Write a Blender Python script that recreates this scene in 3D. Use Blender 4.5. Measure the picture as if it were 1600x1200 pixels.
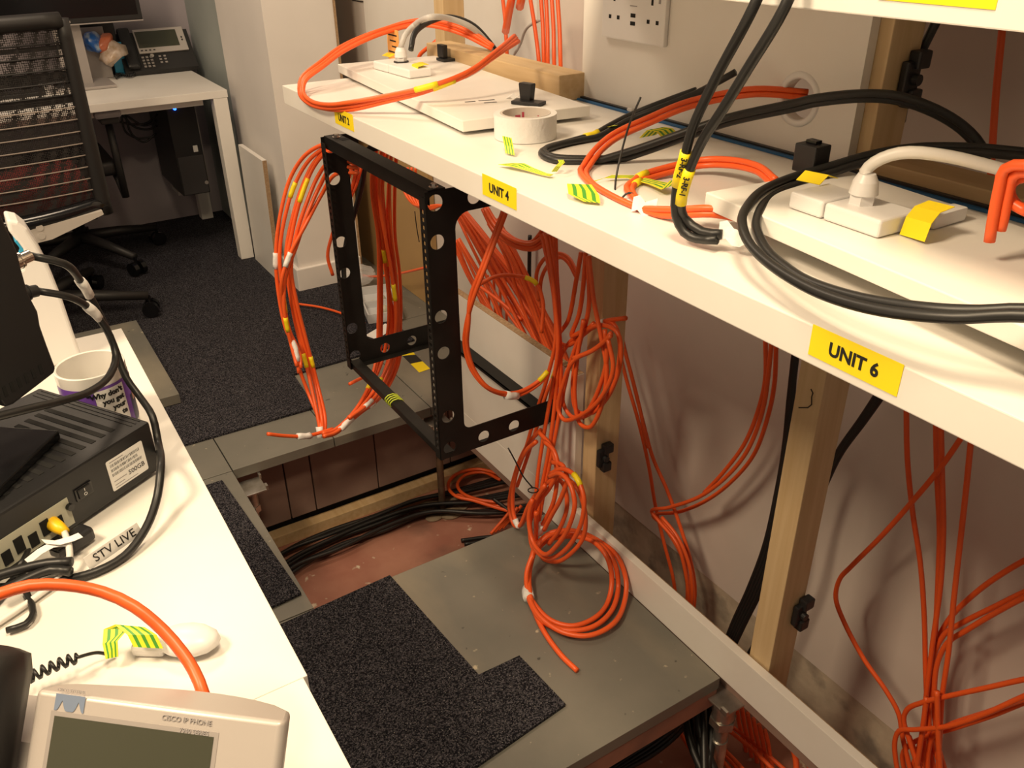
import bpy, bmesh, math, random
from mathutils import Vector, Matrix
random.seed(7)
for o in list(bpy.data.objects): bpy.data.objects.remove(o)
scene = bpy.context.scene
COL = scene.collection
# ------------------------------------------------------------------ camera
RC = Matrix(((0.845871, -0.533273, -0.010999), (-0.270032, -0.410355, -0.871029), (0.459983, 0.739749, -0.491108)))
FPX = 1330.63
CAM = Vector((0, 0, 1.32))
cd = bpy.data.cameras.new('camera'); cam = bpy.data.objects.new('camera', cd); COL.objects.link(cam)
cd.sensor_width = 36; cd.lens = FPX / 1600 * 36; cd.clip_start = 0.02; cd.clip_end = 50
m3 = Matrix((RC[0], -RC[1], -RC[2])).transposed()
cam.matrix_world = Matrix.Translation(CAM) @ m3.to_4x4()
scene.camera = cam
# ------------------------------------------------------------------ light and exposure
scene.view_settings.view_transform = 'Standard'; scene.view_settings.look = 'None'
scene.view_settings.exposure = 0.0; scene.view_settings.gamma = 1; scene.view_settings.use_curve_mapping = False
w = bpy.data.worlds.new('room_ambient'); scene.world = w; w.use_nodes = True
w.node_tree.nodes['Background'].inputs[0].default_value = (1.0, 0.81, 0.64, 1)
w.node_tree.nodes['Background'].inputs[1].default_value = 0.20
def area(name, loc, sx, sy, power, col, target=None):
    l = bpy.data.lights.new(name, 'AREA'); l.shape = 'RECTANGLE'; l.size = sx; l.size_y = sy; l.energy = power; l.color = col
    o = bpy.data.objects.new(name, l); COL.objects.link(o); o.location = loc
    if target: o.rotation_euler = (Vector(target) - Vector(loc)).to_track_quat('-Z', 'Y').to_euler()
    return o
area('ceiling_light_near', (0.22, 0.22, 2.25), 0.32, 0.32, 22, (1.0, 0.78, 0.50))
area('ceiling_light_left', (-0.95, 0.75, 2.55), 0.45, 0.45, 50, (1.0, 0.77, 0.51), (0.7, 0.9, 0.3))
area('ceiling_light_far', (0.1, 2.5, 2.6), 0.6, 0.6, 25, (1.0, 0.78, 0.56))

# ------------------------------------------------------------------ helpers
def ray(px, py):
    return RC.transposed() @ Vector(((px - 800) / FPX, (py - 600) / FPX, 1))
def PX(px, py, x): d = ray(px, py); return CAM + d * (x / d.x)
def PY(px, py, y): d = ray(px, py); return CAM + d * (y / d.y)
def PZ(px, py, z): d = ray(px, py); return CAM + d * ((z - CAM.z) / d.z)
def PD(px, py, t): return CAM + ray(px, py) * t
def proj(p):
    q = RC @ (Vector(p) - CAM); return (800 + FPX * q.x / q.z, 600 + FPX * q.y / q.z)
def W(t):
    px, py, k, v = t[:4]
    return {'x': PX, 'y': PY, 'z': PZ, 'd': PD}[k](px, py, v)

def tag(o, label=None, cat=None, group=None, kind=None):
    if label: o['label'] = label
    if cat: o['category'] = cat
    if group: o['group'] = group
    if kind: o['kind'] = kind
    return o
def link(name, me, mat, parent=None, smooth=False, **kw):
    o = bpy.data.objects.new(name, me); COL.objects.link(o)
    if mat and not me.materials: me.materials.append(mat)
    if smooth:
        for p in me.polygons: p.use_smooth = True
    if parent:
        o.parent = parent; o.matrix_parent_inverse = parent.matrix_world.inverted()
    return tag(o, **kw)
def empty(name, loc, label, cat, group=None, kind=None):
    o = bpy.data.objects.new(name, None); COL.objects.link(o); o.location = loc; o.empty_display_size = 0.05
    o.matrix_world = Matrix.Translation(loc)
    return tag(o, label, cat, group, kind)

class MB:
    """collects shapes into one mesh"""
    def __init__(s): s.bm = bmesh.new()
    def box(s, a, b, M=None, bev=0):
        a = Vector(a); b = Vector(b)
        r = bmesh.ops.create_cube(s.bm, size=1)
        T = Matrix.Translation((a + b) / 2) @ Matrix.Diagonal((abs(b.x - a.x), abs(b.y - a.y), abs(b.z - a.z), 1))
        if M is not None: T = M @ T
        bmesh.ops.transform(s.bm, matrix=T, verts=r['verts'])
        if bev:
            es = list({e for v in r['verts'] for e in v.link_edges})
            bmesh.ops.bevel(s.bm, geom=es, offset=bev, segments=2, profile=.6, affect='EDGES')
        return s
    def cyl(s, p0, p1, r0, r1=None, n=16, caps=True):
        p0 = Vector(p0); p1 = Vector(p1); d = p1 - p0
        r = bmesh.ops.create_cone(s.bm, cap_ends=caps, segments=n, radius1=r0, radius2=r0 if r1 is None else r1, depth=d.length)
        T = Matrix.Translation((p0 + p1) / 2) @ d.to_track_quat('Z', 'Y').to_matrix().to_4x4()
        bmesh.ops.transform(s.bm, matrix=T, verts=r['verts']); return s
    def ball(s, c, r, sc=(1, 1, 1), M=None):
        q = bmesh.ops.create_uvsphere(s.bm, u_segments=14, v_segments=9, radius=r)
        T = Matrix.Translation(c) @ Matrix.Diagonal((*sc, 1))
        if M is not None: T = M @ T
        bmesh.ops.transform(s.bm, matrix=T, verts=q['verts']); return s
    def tube(s, pts, r, n=8, rfun=None):
        pts = [Vector(p) for p in pts]
        N = len(pts); rings = []
        t = (pts[1] - pts[0]).normalized()
        u = t.orthogonal().normalized()
        for i in range(N):
            t2 = (pts[min(i + 1, N - 1)] - pts[max(i - 1, 0)])
            t2 = t2.normalized() if t2.length > 1e-9 else t
            q = t.rotation_difference(t2); u = (q @ u); u = (u - t2 * u.dot(t2)).normalized(); t = t2
            v = t.cross(u); rr = r if rfun is None else r * rfun(i / (N - 1))
            rings.append([s.bm.verts.new(pts[i] + (u * math.cos(a) + v * math.sin(a)) * rr) for a in [2 * math.pi * k / n for k in range(n)]])
        for a, b in zip(rings, rings[1:]):
            for k in range(n): s.bm.faces.new((a[k], a[(k + 1) % n], b[(k + 1) % n], b[k]))
        s.bm.faces.new(rings[0][::-1]); s.bm.faces.new(rings[-1]); return s
    def prism(s, poly, O, U, V, Nn, d):
        """poly (u,v) extruded d along Nn from origin O"""
        O = Vector(O); U = Vector(U); V = Vector(V); Nn = Vector(Nn)
        a = [s.bm.verts.new(O + U * u + V * v) for u, v in poly]
        b = [s.bm.verts.new(O + U * u + V * v + Nn * d) for u, v in poly]
        s.bm.faces.new(a[::-1]); s.bm.faces.new(b); n = len(poly)
        for i in range(n): s.bm.faces.new((a[i], a[(i + 1) % n], b[(i + 1) % n], b[i]))
        return s
    def lathe(s, prof, c, n=32, M=None):
        c = Vector(c); rings = []
        for r, z in prof:
            rings.append([s.bm.verts.new((M @ (c + Vector((r * math.cos(a), r * math.sin(a), z)))) if M is not None else c + Vector((r * math.cos(a), r * math.sin(a), z))) for a in [2 * math.pi * k / n for k in range(n)]])
        for a, b in zip(rings, rings[1:]):
            for k in range(n): s.bm.faces.new((a[k], a[(k + 1) % n], b[(k + 1) % n], b[k]))
        return s
    def quad(s, pts):
        s.bm.faces.new([s.bm.verts.new(p) for p in pts]); return s
    def out(s, name, mat, parent=None, smooth=False, auto=False, **kw):
        bmesh.ops.recalc_face_normals(s.bm, faces=s.bm.faces)
        me = bpy.data.meshes.new(name); s.bm.to_mesh(me); s.bm.free()
        o = link(name, me, mat, parent, smooth, **kw)
        if auto:
            for p in me.polygons: p.use_smooth = True
            me.set_sharp_from_angle(angle=math.radians(40))
        return o
def bevel_obj(o, w=.003, seg=2):
    m = o.modifiers.new('bevel', 'BEVEL'); m.width = w; m.segments = seg; m.limit_method = 'ANGLE'; return o

def plate2d(outer, holes, thick, O, U, V):
    """flat plate with real holes: outline in (u,v) metres"""
    cu = bpy.data.curves.new('tmp', 'CURVE'); cu.dimensions = '2D'; cu.fill_mode = 'BOTH'; cu.extrude = thick / 2
    for poly in [outer] + holes:
        sp = cu.splines.new('POLY'); sp.points.add(len(poly) - 1)
        for p, q in zip(sp.points, poly): p.co = (q[0], q[1], 0, 1)
        sp.use_cyclic_u = True
    ob = bpy.data.objects.new('tmp', cu); COL.objects.link(ob)
    dg = bpy.context.evaluated_depsgraph_get()
    me = bpy.data.meshes.new_from_object(ob.evaluated_get(dg)); bpy.data.objects.remove(ob)
    U = Vector(U).normalized(); V = Vector(V).normalized(); N = U.cross(V)
    M = Matrix.Translation(O) @ Matrix((U, V, N)).transposed().to_4x4()
    me.transform(M); me.materials.clear(); return me
def circ(u, v, r, n=20): return [(u + r * math.cos(2 * math.pi * k / n), v + r * math.sin(2 * math.pi * k / n)) for k in range(n)]
def rrect(u0, v0, u1, v1, r, n=4):
    out = []
    for cx, cy, a0 in ((u1 - r, v1 - r, 0), (u0 + r, v1 - r, 90), (u0 + r, v0 + r, 180), (u1 - r, v0 + r, 270)):
        for k in range(n + 1):
            a = math.radians(a0 + 90 * k / n); out.append((cx + r * math.cos(a), cy + r * math.sin(a)))
    return out
def text(name, body, size, O, U, V, mat, parent, ext=.0002, align='CENTER', bold=0, bend=None, sx=1.0):
    cu = bpy.data.curves.new('tmp', 'FONT'); cu.body = body; cu.size = size; cu.align_x = align; cu.align_y = 'CENTER'
    cu.extrude = ext; cu.offset = bold; cu.resolution_u = 3
    ob = bpy.data.objects.new('tmp', cu); COL.objects.link(ob)
    dg = bpy.context.evaluated_depsgraph_get()
    me = bpy.data.meshes.new_from_object(ob.evaluated_get(dg)); bpy.data.objects.remove(ob)
    me.materials.clear()
    U = Vector(U).normalized(); V = Vector(V).normalized(); N = U.cross(V); O = Vector(O)
    for v in me.vertices:
        v.co.x *= sx
        v.co = bend(v.co) if bend else O + U * v.co.x + V * v.co.y + N * v.co.z
    return link(name, me, mat, parent)

# ------------------------------------------------------------------ materials
def mat(name, col, rough=.5, metal=0, col2=None, scale=20, cmin=.35, cmax=.65, bump=0, bscale=None, alpha=None, emit=0, detail=4, stretch=None, coat=0, spec=.5):
    m = bpy.data.materials.new(name); m.use_nodes = True; nt = m.node_tree; b = nt.nodes['Principled BSDF']
    b.inputs['Base Color'].default_value = (*col, 1); b.inputs['Roughness'].default_value = rough; b.inputs['Metallic'].default_value = metal
    b.inputs['Coat Weight'].default_value = coat; b.inputs['Specular IOR Level'].default_value = spec
    tc = nt.nodes.new('ShaderNodeTexCoord'); src = tc.outputs['Object']
    if stretch:
        mp = nt.nodes.new('ShaderNodeMapping'); mp.inputs['Scale'].default_value = stretch; nt.links.new(src, mp.inputs[0]); src = mp.outputs[0]
    if col2:
        n = nt.nodes.new('ShaderNodeTexNoise'); n.inputs['Scale'].default_value = scale; n.inputs['Detail'].default_value = detail
        r = nt.nodes.new('ShaderNodeValToRGB'); r.color_ramp.elements[0].position = cmin; r.color_ramp.elements[1].position = cmax
        r.color_ramp.elements[0].color = (*col, 1); r.color_ramp.elements[1].color = (*col2, 1)
        nt.links.new(src, n.inputs[0]); nt.links.new(n.outputs[0], r.inputs[0]); nt.links.new(r.outputs[0], b.inputs['Base Color'])
    if bump:
        n2 = nt.nodes.new('ShaderNodeTexNoise'); n2.inputs['Scale'].default_value = bscale or scale; n2.inputs['Detail'].default_value = 3
        bp = nt.nodes.new('ShaderNodeBump'); bp.inputs['Strength'].default_value = bump; bp.inputs['Distance'].default_value = .004
        nt.links.new(src, n2.inputs[0]); nt.links.new(n2.outputs[0], bp.inputs['Height']); nt.links.new(bp.outputs[0], b.inputs['Normal'])
    if emit:
        b.inputs['Emission Color'].default_value = (*col, 1); b.inputs['Emission Strength'].default_value = emit
    if alpha is not None: b.inputs['Alpha'].default_value = alpha
    return m
def mix_layer(m, col, scale, lo, hi, detail=6, stretch=None, seed=0.0, rough=None):
    """adds a second blotch layer (dirt, stains) over an existing base colour"""
    nt = m.node_tree; b = nt.nodes['Principled BSDF']
    inp = b.inputs['Base Color']; old = inp.links[0].from_socket if inp.links else None
    tc = nt.nodes.new('ShaderNodeTexCoord'); mp = nt.nodes.new('ShaderNodeMapping'); mp.inputs['Location'].default_value = (seed, seed * .7, seed * .3)
    if stretch: mp.inputs['Scale'].default_value = stretch
    n = nt.nodes.new('ShaderNodeTexNoise'); n.inputs['Scale'].default_value = scale; n.inputs['Detail'].default_value = detail
    r = nt.nodes.new('ShaderNodeValToRGB'); r.color_ramp.elements[0].position = lo; r.color_ramp.elements[1].position = hi
    mx = nt.nodes.new('ShaderNodeMix'); mx.data_type = 'RGBA'
    nt.links.new(tc.outputs['Object'], mp.inputs[0]); nt.links.new(mp.outputs[0], n.inputs[0]); nt.links.new(n.outputs[0], r.inputs[0])
    nt.links.new(r.outputs[0], mx.inputs['Factor'])
    if old: nt.links.new(old, mx.inputs['A'])
    else: mx.inputs['A'].default_value = inp.default_value
    mx.inputs['B'].default_value = (*col, 1); nt.links.new(mx.outputs['Result'], inp); return m
M = {}
M['white'] = mat('white_laminate', (.80, .78, .74), .38, col2=(.77, .74, .69), scale=6)
M['white_edge'] = mat('white_edge_band', (.80, .77, .72), .4)
M['chip'] = mat('chipboard_core', (.42, .29, .17), .8, col2=(.30, .19, .10), scale=180, bump=.3)
M['wall'] = mat('painted_plaster', (.68, .62, .57), .75, col2=(.64, .58, .53), scale=5, bump=.05, bscale=60)
M['wall_white'] = mat('white_painted_wall', (.76, .73, .70), .7, col2=(.72, .69, .66), scale=4, bump=.04, bscale=50)
M['wall_grey'] = mat('grey_green_paint', (.36, .40, .39), .7, col2=(.33, .37, .36), scale=5)
M['wall_mauve'] = mat('grey_mauve_paint', (.40, .36, .39), .75, col2=(.37, .33, .36), scale=5)
M['bare_wall'] = mat('bare_plaster_strip', (.40, .34, .26), .85, col2=(.55, .48, .37), scale=14, bump=.4, bscale=40)
mix_layer(M['bare_wall'], (.24, .21, .17), 9, .52, .66, seed=3)
M['slab'] = mat('red_painted_concrete', (.31, .125, .085), .75, col2=(.40, .19, .13), scale=7, bump=.25, bscale=45)
mix_layer(M['slab'], (.60, .50, .38), 26, .66, .72, detail=8, seed=5)
mix_layer(M['slab'], (.12, .08, .06), 4, .60, .78, seed=9)
M['panel'] = mat('galvanised_floor_panel', (.175, .172, .150), .5, .3, col2=(.225, .215, .185), scale=5, cmin=.3, cmax=.7, bump=.04, bscale=120)
mix_layer(M['panel'], (.36, .32, .24), 3.2, .52, .75, detail=10, seed=2, stretch=(1, .45, 1))
mix_layer(M['panel'], (.55, .49, .36), 45, .69, .76, detail=3, seed=4)
mix_layer(M['panel'], (.08, .08, .07), 38, .73, .77, detail=2, seed=14)
M['panel_side'] = mat('panel_edge_paint', (.33, .15, .10), .7, col2=(.22, .11, .08), scale=15)
def carpet():
    m = mat('charcoal_carpet', (.006, .006, .009), .95, col2=(.095, .09, .105), scale=330, cmin=.44, cmax=.70, bump=1.0, bscale=360, spec=.15, detail=2)
    mix_layer(m, (.28, .27, .27), 420, .67, .72, detail=1, seed=3); return m
M['carpet'] = carpet()
M['blocks'] = mat('brown_barrier_board', (.30, .20, .16), .85, col2=(.24, .15, .12), scale=6, bump=.1, bscale=80)
M['timber'] = mat('pine_timber', (.66, .50, .29), .6, col2=(.56, .40, .21), scale=5, stretch=(14, 14, .8), cmin=.3, cmax=.7, bump=.05, bscale=20)
M['timber_y'] = mat('pine_batten', (.60, .44, .25), .6, col2=(.50, .34, .17), scale=5, stretch=(14, .8, 14), cmin=.3, cmax=.7)
M['mdf'] = mat('tan_board', (.42, .27, .11), .6, col2=(.38, .24, .10), scale=4)
M['orange'] = mat('orange_cable_jacket', (.88, .125, .022), .40, col2=(.82, .11, .02), scale=9)
M['black_cable'] = mat('black_cable_jacket', (.012, .012, .012), .42)
M['white_cable'] = mat('white_cable_jacket', (.76, .74, .70), .4)
M['grey_cable'] = mat('grey_cable_jacket', (.52, .50, .48), .45)
M['black_metal'] = mat('black_powder_coat', (.006, .0055, .005), .5, 0, col2=(.012, .011, .010), scale=16, spec=.3)
M['black'] = mat('black_plastic', (.012, .012, .013), .45, bump=.03, bscale=300)
M['black_gloss'] = mat('black_gloss', (.006, .006, .007), .18)
M['dark'] = mat('recess_shade', (.004, .004, .004), .9)  # near-black stands in for the shade inside holes, slots and gaps
M['steel'] = mat('galvanised_steel', (.62, .60, .56), .35, .9, col2=(.42, .39, .34), scale=30)
M['chrome'] = mat('nickel_plate', (.62, .56, .50), .22, 1)
M['rust'] = mat('stained_steel', (.26, .19, .12), .6, .5, col2=(.15, .10, .07), scale=25)
M['yellow'] = mat('yellow_label', (.92, .72, .01), .45)
M['ink'] = mat('black_ink', (.008, .008, .008), .6)
M['tape_white'] = mat('white_tape', (.82, .81, .79), .5, bump=.3, bscale=120)
M['red_ink'] = mat('red_ink', (.45, .05, .09), .5)
M['grey_ink'] = mat('grey_ink', (.32, .30, .30), .5)
M['blue'] = mat('blue_strip', (.02, .12, .30), .5)
M['blue_bright'] = mat('bright_blue_plastic', (.03, .36, .62), .4)
M['silver'] = mat('silver_plastic', (.50, .46, .43), .38, .25, bump=.02, bscale=400)
M['silver_side'] = mat('grey_plastic', (.36, .33, .315), .45, .2)
M['lcd'] = mat('lcd_glass', (.045, .048, .03), .12, coat=.4)
M['logo_blue'] = mat('logo_blue', (.17, .22, .32), .5)
M['purple'] = mat('purple_print', (.17, .07, .40), .3)
M['ceramic'] = mat('white_ceramic', (.82, .80, .76), .15, coat=.3)
M['skin'] = mat('portrait_print', (.50, .27, .20), .4)
M['navy'] = mat('navy_print', (.03, .035, .08), .4)
M['red_fabric'] = mat('dark_red_fabric', (.20, .018, .015), .9, col2=(.12, .01, .01), scale=60)
M['chair_white'] = mat('pale_grey_plastic', (.55, .51, .46), .5)
M['slat_glint'] = mat('slat_glint', (.26, .22, .19), .5)  # pale grey paints the glint along the chair back slats
M['chair_frame'] = mat('charcoal_plastic', (.013, .012, .012), .5)
M['led'] = mat('blue_led', (.02, .12, 1.0), .3, emit=6)
M['white_plastic'] = mat('white_plastic', (.78, .77, .76), .35)
M['olive'] = mat('pale_connector_plate', (.50, .50, .40), .5)
M['clear'] = mat('clear_plastic', (.85, .87, .88), .15, alpha=.32)
M['ply'] = mat('plywood_face', (.62, .50, .36), .6)
def striped(name, a, b, freq, ax):
    m = mat(name, a, .5); nt = m.node_tree; bs = nt.nodes['Principled BSDF']
    tc = nt.nodes.new('ShaderNodeUVMap'); sp = nt.nodes.new('ShaderNodeSeparateXYZ'); ml = nt.nodes.new('ShaderNodeMath'); ml.operation = 'MULTIPLY'; ml.inputs[1].default_value = freq
    fr = nt.nodes.new('ShaderNodeMath'); fr.operation = 'FRACT'; gt = nt.nodes.new('ShaderNodeMath'); gt.operation = 'GREATER_THAN'; gt.inputs[1].default_value = .55
    mx = nt.nodes.new('ShaderNodeMix'); mx.data_type = 'RGBA'; mx.inputs['A'].default_value = (*a, 1); mx.inputs['B'].default_value = (*b, 1)
    nt.links.new(tc.outputs[0], sp.inputs[0]); nt.links.new(sp.outputs[ax], ml.inputs[0]); nt.links.new(ml.outputs[0], fr.inputs[0]); nt.links.new(fr.outputs[0], gt.inputs[0])
    nt.links.new(gt.outputs[0], mx.inputs['Factor']); nt.links.new(mx.outputs['Result'], bs.inputs['Base Color']); return m
M['earth'] = striped('earth_tape', (.80, .72, .03), (.06, .30, .03), 3.4, 1)
def mesh_fabric(name, col, hole, freq):
    m = mat(name, col, .8); nt = m.node_tree; bs = nt.nodes['Principled BSDF']
    tc = nt.nodes.new('ShaderNodeTexCoord'); mp = nt.nodes.new('ShaderNodeMapping'); mp.inputs['Scale'].default_value = (freq, freq, freq)
    vo = nt.nodes.new('ShaderNodeTexVoronoi'); vo.feature = 'F1'; vo.inputs['Randomness'].default_value = .25; vo.inputs['Scale'].default_value = 1
    gt = nt.nodes.new('ShaderNodeMath'); gt.operation = 'GREATER_THAN'; gt.inputs[1].default_value = hole
    nt.links.new(tc.outputs['Object'], mp.inputs[0]); nt.links.new(mp.outputs[0], vo.inputs[0]); nt.links.new(vo.outputs['Distance'], gt.inputs[0]); nt.links.new(gt.outputs[0], bs.inputs['Alpha']); return m
M['mesh'] = mesh_fabric('chair_mesh_fabric', (.02, .018, .018), .47, 170)
M['mesh_dense'] = mesh_fabric('chair_dense_mesh', (.02, .017, .017), .40, 200)

# ------------------------------------------------------------------ setting
GX0, GX1 = .355, .955; GY0, GY1, GY2 = .776, 1.39, 2.0
SLAB = -.372
MB().box((-1.6, -.6, SLAB - .1), (1.42, 5.0, SLAB)).out('floor_slab', M['slab'], kind='structure', label='red-brown painted concrete slab under the raised floor')
fl = MB().box((-1.6, 2.62, -.035), (1.32, 4.95, -.002)).box((-1.6, -.6, -.035), (-.26, 2.62, -.002)).out('floor', M['panel'], kind='structure', label='raised access floor of metal panels and charcoal carpet')
def fpanel(x0, x1, y0, y1, th=.03, m='panel'):
    g = .0015
    o = MB().box((x0 + g, y0 + g, -th), (x1 - g, y1 - g, 0), bev=.0012).out('floor_panel', M[m], fl)
    return o
near_panel = fpanel(GX0, GX1, GY0, GY1)
fpanel(-.255, GX0, GY0, GY1); fpanel(-.255, GX0, GY1, GY2); fpanel(-.255, GX0, GY2, 2.61)
fpanel(GX0, .645, GY2, 2.61); fpanel(.645, GX1, GY2, 2.61); fpanel(GX1, 1.31, GY2, 2.61)
fpanel(1.12, 1.31, 2.61, 3.21); fpanel(1.17, 1.31, 3.21, 3.81)
for a, b in (((GX0 + .004, GY0 + .003, -.075), (GX1 - .004, GY0 + .02, -.03)), ((GX0 + .004, GY1 - .02, -.06), (GX1 - .004, GY1 - .003, -.03))):
    MB().box(a, b).out('panel_rim', M['panel_side'], fl)
def carpet_piece(poly, name='carpet_tile', h=.007):
    return MB().prism(poly, (0, 0, .0005), (1, 0, 0), (0, 1, 0), (0, 0, 1), h).out(name, M['carpet'], fl)
carpet_piece([(-.25, 1.376), (-.25, .86), (.455, .861), (.66, .885), (.651, 1.032), (.558, 1.034), (.533, 1.388), (.28, 1.376)])
carpet_piece([(-.25, 1.44), (.28, 1.437), (.345, 1.443), (.317, 1.962), (-.25, 1.962)])
carpet_piece([(-.25, 2.19), (.30, 2.19), (.659, 2.185), (.676, 2.42), (.676, 2.62), (-.25, 2.62)])
carpet_piece([(.676, 2.42), (1.115, 2.43), (1.115, 2.62), (.676, 2.62)])
carpet_piece([(-1.6, 2.62), (1.115, 2.62), (1.115, 4.9), (-1.6, 4.9)])
carpet_piece([(-1.6, -.6), (-.26, -.6), (-.26, 2.61), (-1.6, 2.61)])
# barrier boards closing the void behind and beside the open pit
wp = MB().box((.30, 2.127, SLAB), (1.32, 2.15, -.03)).out('wall_plenum', M['dark'], kind='structure', label='barrier wall closing the underfloor void behind the open pit')  # coloured near-black as the shade in the gap below the boards
for x0, x1 in ((.372, .512), (.516, .592), (.596, .80), (.804, 1.06), (1.064, 1.31)):
    MB().box((x0, 2.10, -.298), (x1, 2.126, -.031), bev=.002).out('barrier_board', M['blocks'], wp)
wl = MB().box((.30, GY1 - .1, SLAB), (.352, 2.126, -.031)).out('wall_plenum_side', M['blocks'], kind='structure', label='brown barrier board along the side of the open pit')
MB().box((.36, 2.082, SLAB), (1.31, 2.122, SLAB + .040), bev=.002).out('timber_strip', M['timber_y'], label='pale timber strip lying on the slab at the back of the open pit', cat='timber')
# right-hand wall
WX = 1.32
wr = MB().box((WX, -.7, -.22), (WX + .08, 3.95, 2.7)).out('wall_right', M['wall'], kind='structure', label='pale plaster wall behind the worktop')
MB().box((WX + .004, -.7, SLAB - .05), (WX + .08, 3.95, -.22)).out('bare_strip', M['bare_wall'], wr)
# column and far walls
colm = MB().box((.943, 3.075, 0), (1.195, 3.66, 2.7)).out('wall_column', M['wall_white'], kind='structure', label='white boxed column beside the far end of the worktop')
MB().box((.928, 3.06, 0), (1.195, 3.66, .095), bev=.003).out('skirting', M['wall_white'], colm)
MB().box((.965, 3.66, -.03), (1.17, 4.30, 2.7)).out('wall_side', M['wall_grey'], kind='structure', label='grey-green side wall by the far desk')
MB().box((-1.7, 4.26, -.03), (.97, 4.36, 2.7)).out('wall_far', M['wall_mauve'], kind='structure', label='grey-mauve wall behind the far desk')
MB().box((-1.75, -.7, -.4), (-1.65, 4.3, 2.7)).out('wall_left', M['wall_white'], kind='structure', label='plain wall opposite the worktop')
# tan board against the wall
MB().box((1.296, 2.62, .001), (1.317, 3.45, .60), bev=.001).out('tan_board', M['mdf'], label='tall tan board standing against the wall behind the hanging cables', cat='board')
# leaning white offcut
lb = empty('board_offcut', (.905, 3.35, 0), 'narrow white board offcut standing on edge against the column', 'board')
MB().prism([(3.215, .008), (3.50, .008), (3.47, .50), (3.17, .50)], (.892, 0, 0), (0, 1, 0), (0, 0, 1), (1, 0, 0), .017).out('face', M['white'], lb)
MB().prism([(3.2145, .008), (3.215, .008), (3.17, .50), (3.1695, .50)], (.8925, 0, 0), (0, 1, 0), (0, 0, 1), (1, 0, 0), .016).out('raw_edge', M['chip'], lb)
# loose floor panel on the carpet
MB().box((-.27, 2.43, .009), (.325, 3.06, .040), bev=.001).out('loose_floor_panel', M['panel'], label='loose grey metal floor panel lying on the carpet beyond the white desk', cat='floor panel')
# ------------------------------------------------------------------ worktop carcass
SZ = 1.01; SX = .554; ST = .035; SEND = 1.745
shelf = empty('worktop', (SX, .6, SZ - ST), 'long white worktop carrying the loose boards, sockets and cable coils', 'worktop')
MB().box((SX, -.45, SZ - ST), (.9765, SEND, SZ), bev=.0012).out('top', M['white'], shelf)
ZA = Vector((0, 0, 1)); YB = Vector((0, -1, 0))
def unit_label(pxc, pyc, wy, hz, txt, parent, x, size):
    c = PX(pxc, pyc, x)
    s = MB().box((x - .0006, c.y - wy / 2, c.z - hz / 2), (x - .0001, c.y + wy / 2, c.z + hz / 2)).out('label_sticker', M['yellow'], parent)
    if txt: text('lettering', txt, size, (x - .0008, c.y, c.z - .001), (0, -1, 0), (0, 0, 1), M['ink'], s, bold=.0005, sx=.94)
    return s
ul = [(537.5, 186, 'UNIT 2', [(523, 180), (552, 192)]), (780, 299, 'UNIT 4', [(754, 290), (807, 314)]), (1334, 561, 'UNIT 6', [(1262, 528), (1402, 590)])]
for pxc, pyc, t, (l, r) in ul:
    wy = abs(PX(*l, SX).y - PX(*r, SX).y)
    unit_label(pxc, pyc, wy, .028, t, shelf, SX, .0165)
# upper worktop
UX = .60; UZ = 1.243
up = empty('upper_worktop', (UX, .6, UZ), 'upper white shelf edge with a yellow sticker above the cable coils', 'shelf')
MB().box((UX, -.45, UZ), (1.316, 1.22, UZ + .04), bev=.0012).out('top', M['white'], up)
c0 = PX(1373, 0, UX); c1 = PX(1556, 14, UX)
MB().box((UX - .0006, c1.y, UZ + .012), (UX - .0001, c0.y, UZ + .039)).out('label_sticker', M['yellow'], up)
# rail board and infill board
rail = empty('rail_board', (GX1, .8, 0), 'long white rail board standing on edge at the foot of the timber posts', 'board')
MB().box((GX1, -.4, 0), (GX1 + .018, 1.86, .088), bev=.0008).out('face', M['white'], rail)
MB().box((GX1 + .0181, -.4, 0), (GX1 + .0192, 1.86, .088)).out('raw_back', M['chip'], rail)
inf = empty('infill_board', (GX1, 1.55, .089), 'wide white infill board above the rail behind the black rack', 'board')
MB().box((GX1, 1.272, .0895), (GX1 + .018, 1.86, .445), bev=.0006).out('face', M['white'], inf)
MB().box((GX1, 1.273, .4452), (GX1 + .018, 1.86, .4462)).out('raw_edge', M['chip'], inf)
# posts
MB().box((.9765, -.4, -.05), (1.042, 1.85, -.0005)).out('sole_plate', M['blocks'], label='timber sole plate under the posts behind the rail board', cat='timber')
def post(y0, y1, x0, x1, z0, z1, label):
    p = empty('timber_post', (x0, y0, z0), label, 'post', 'pine posts of the worktop frame')
    MB().box((x0, y0, z0), (x1, y1, z1), bev=.002).out('post_timber', M['timber'], p)
    return p
pA = post(.690, .738, .977, 1.040, 0, UZ - .001, 'pine post under the third yellow unit sticker with a black cable clip')
pB = post(1.225, 1.272, .977, 1.040, 0, SZ - ST - .001, 'pine post at the end of the white infill board')
pC = post(1.86, 1.905, .985, 1.040, SZ - .08, 2.0, 'pine post at the far end of the worktop behind the loose board')
pD = post(.05, .10, .977, 1.040, 0, UZ - .001, 'pine post at the near end of the worktop')
def clip(parent, px, py, y):
    c = PY(px, py, y)
    b = MB().box((c.x - .016, y - .012, c.z - .022), (c.x + .012, y - .001, c.z + .022), bev=.003)
    b.box((c.x - .006, y - .018, c.z - .035), (c.x + .016, y - .001, c.z - .012), bev=.003).box((c.x - .004, y - .018, c.z + .012), (c.x + .02, y - .001, c.z + .034), bev=.003)
    b.cyl((c.x, y - .02, c.z), (c.x, y - .001, c.z), .007)
    b.out('cable_clip', M['black'], parent)
clip(pA, 1246, 955, .690); clip(pB, 940, 712, 1.225); clip(pA, 1415, 122, .690)
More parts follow.
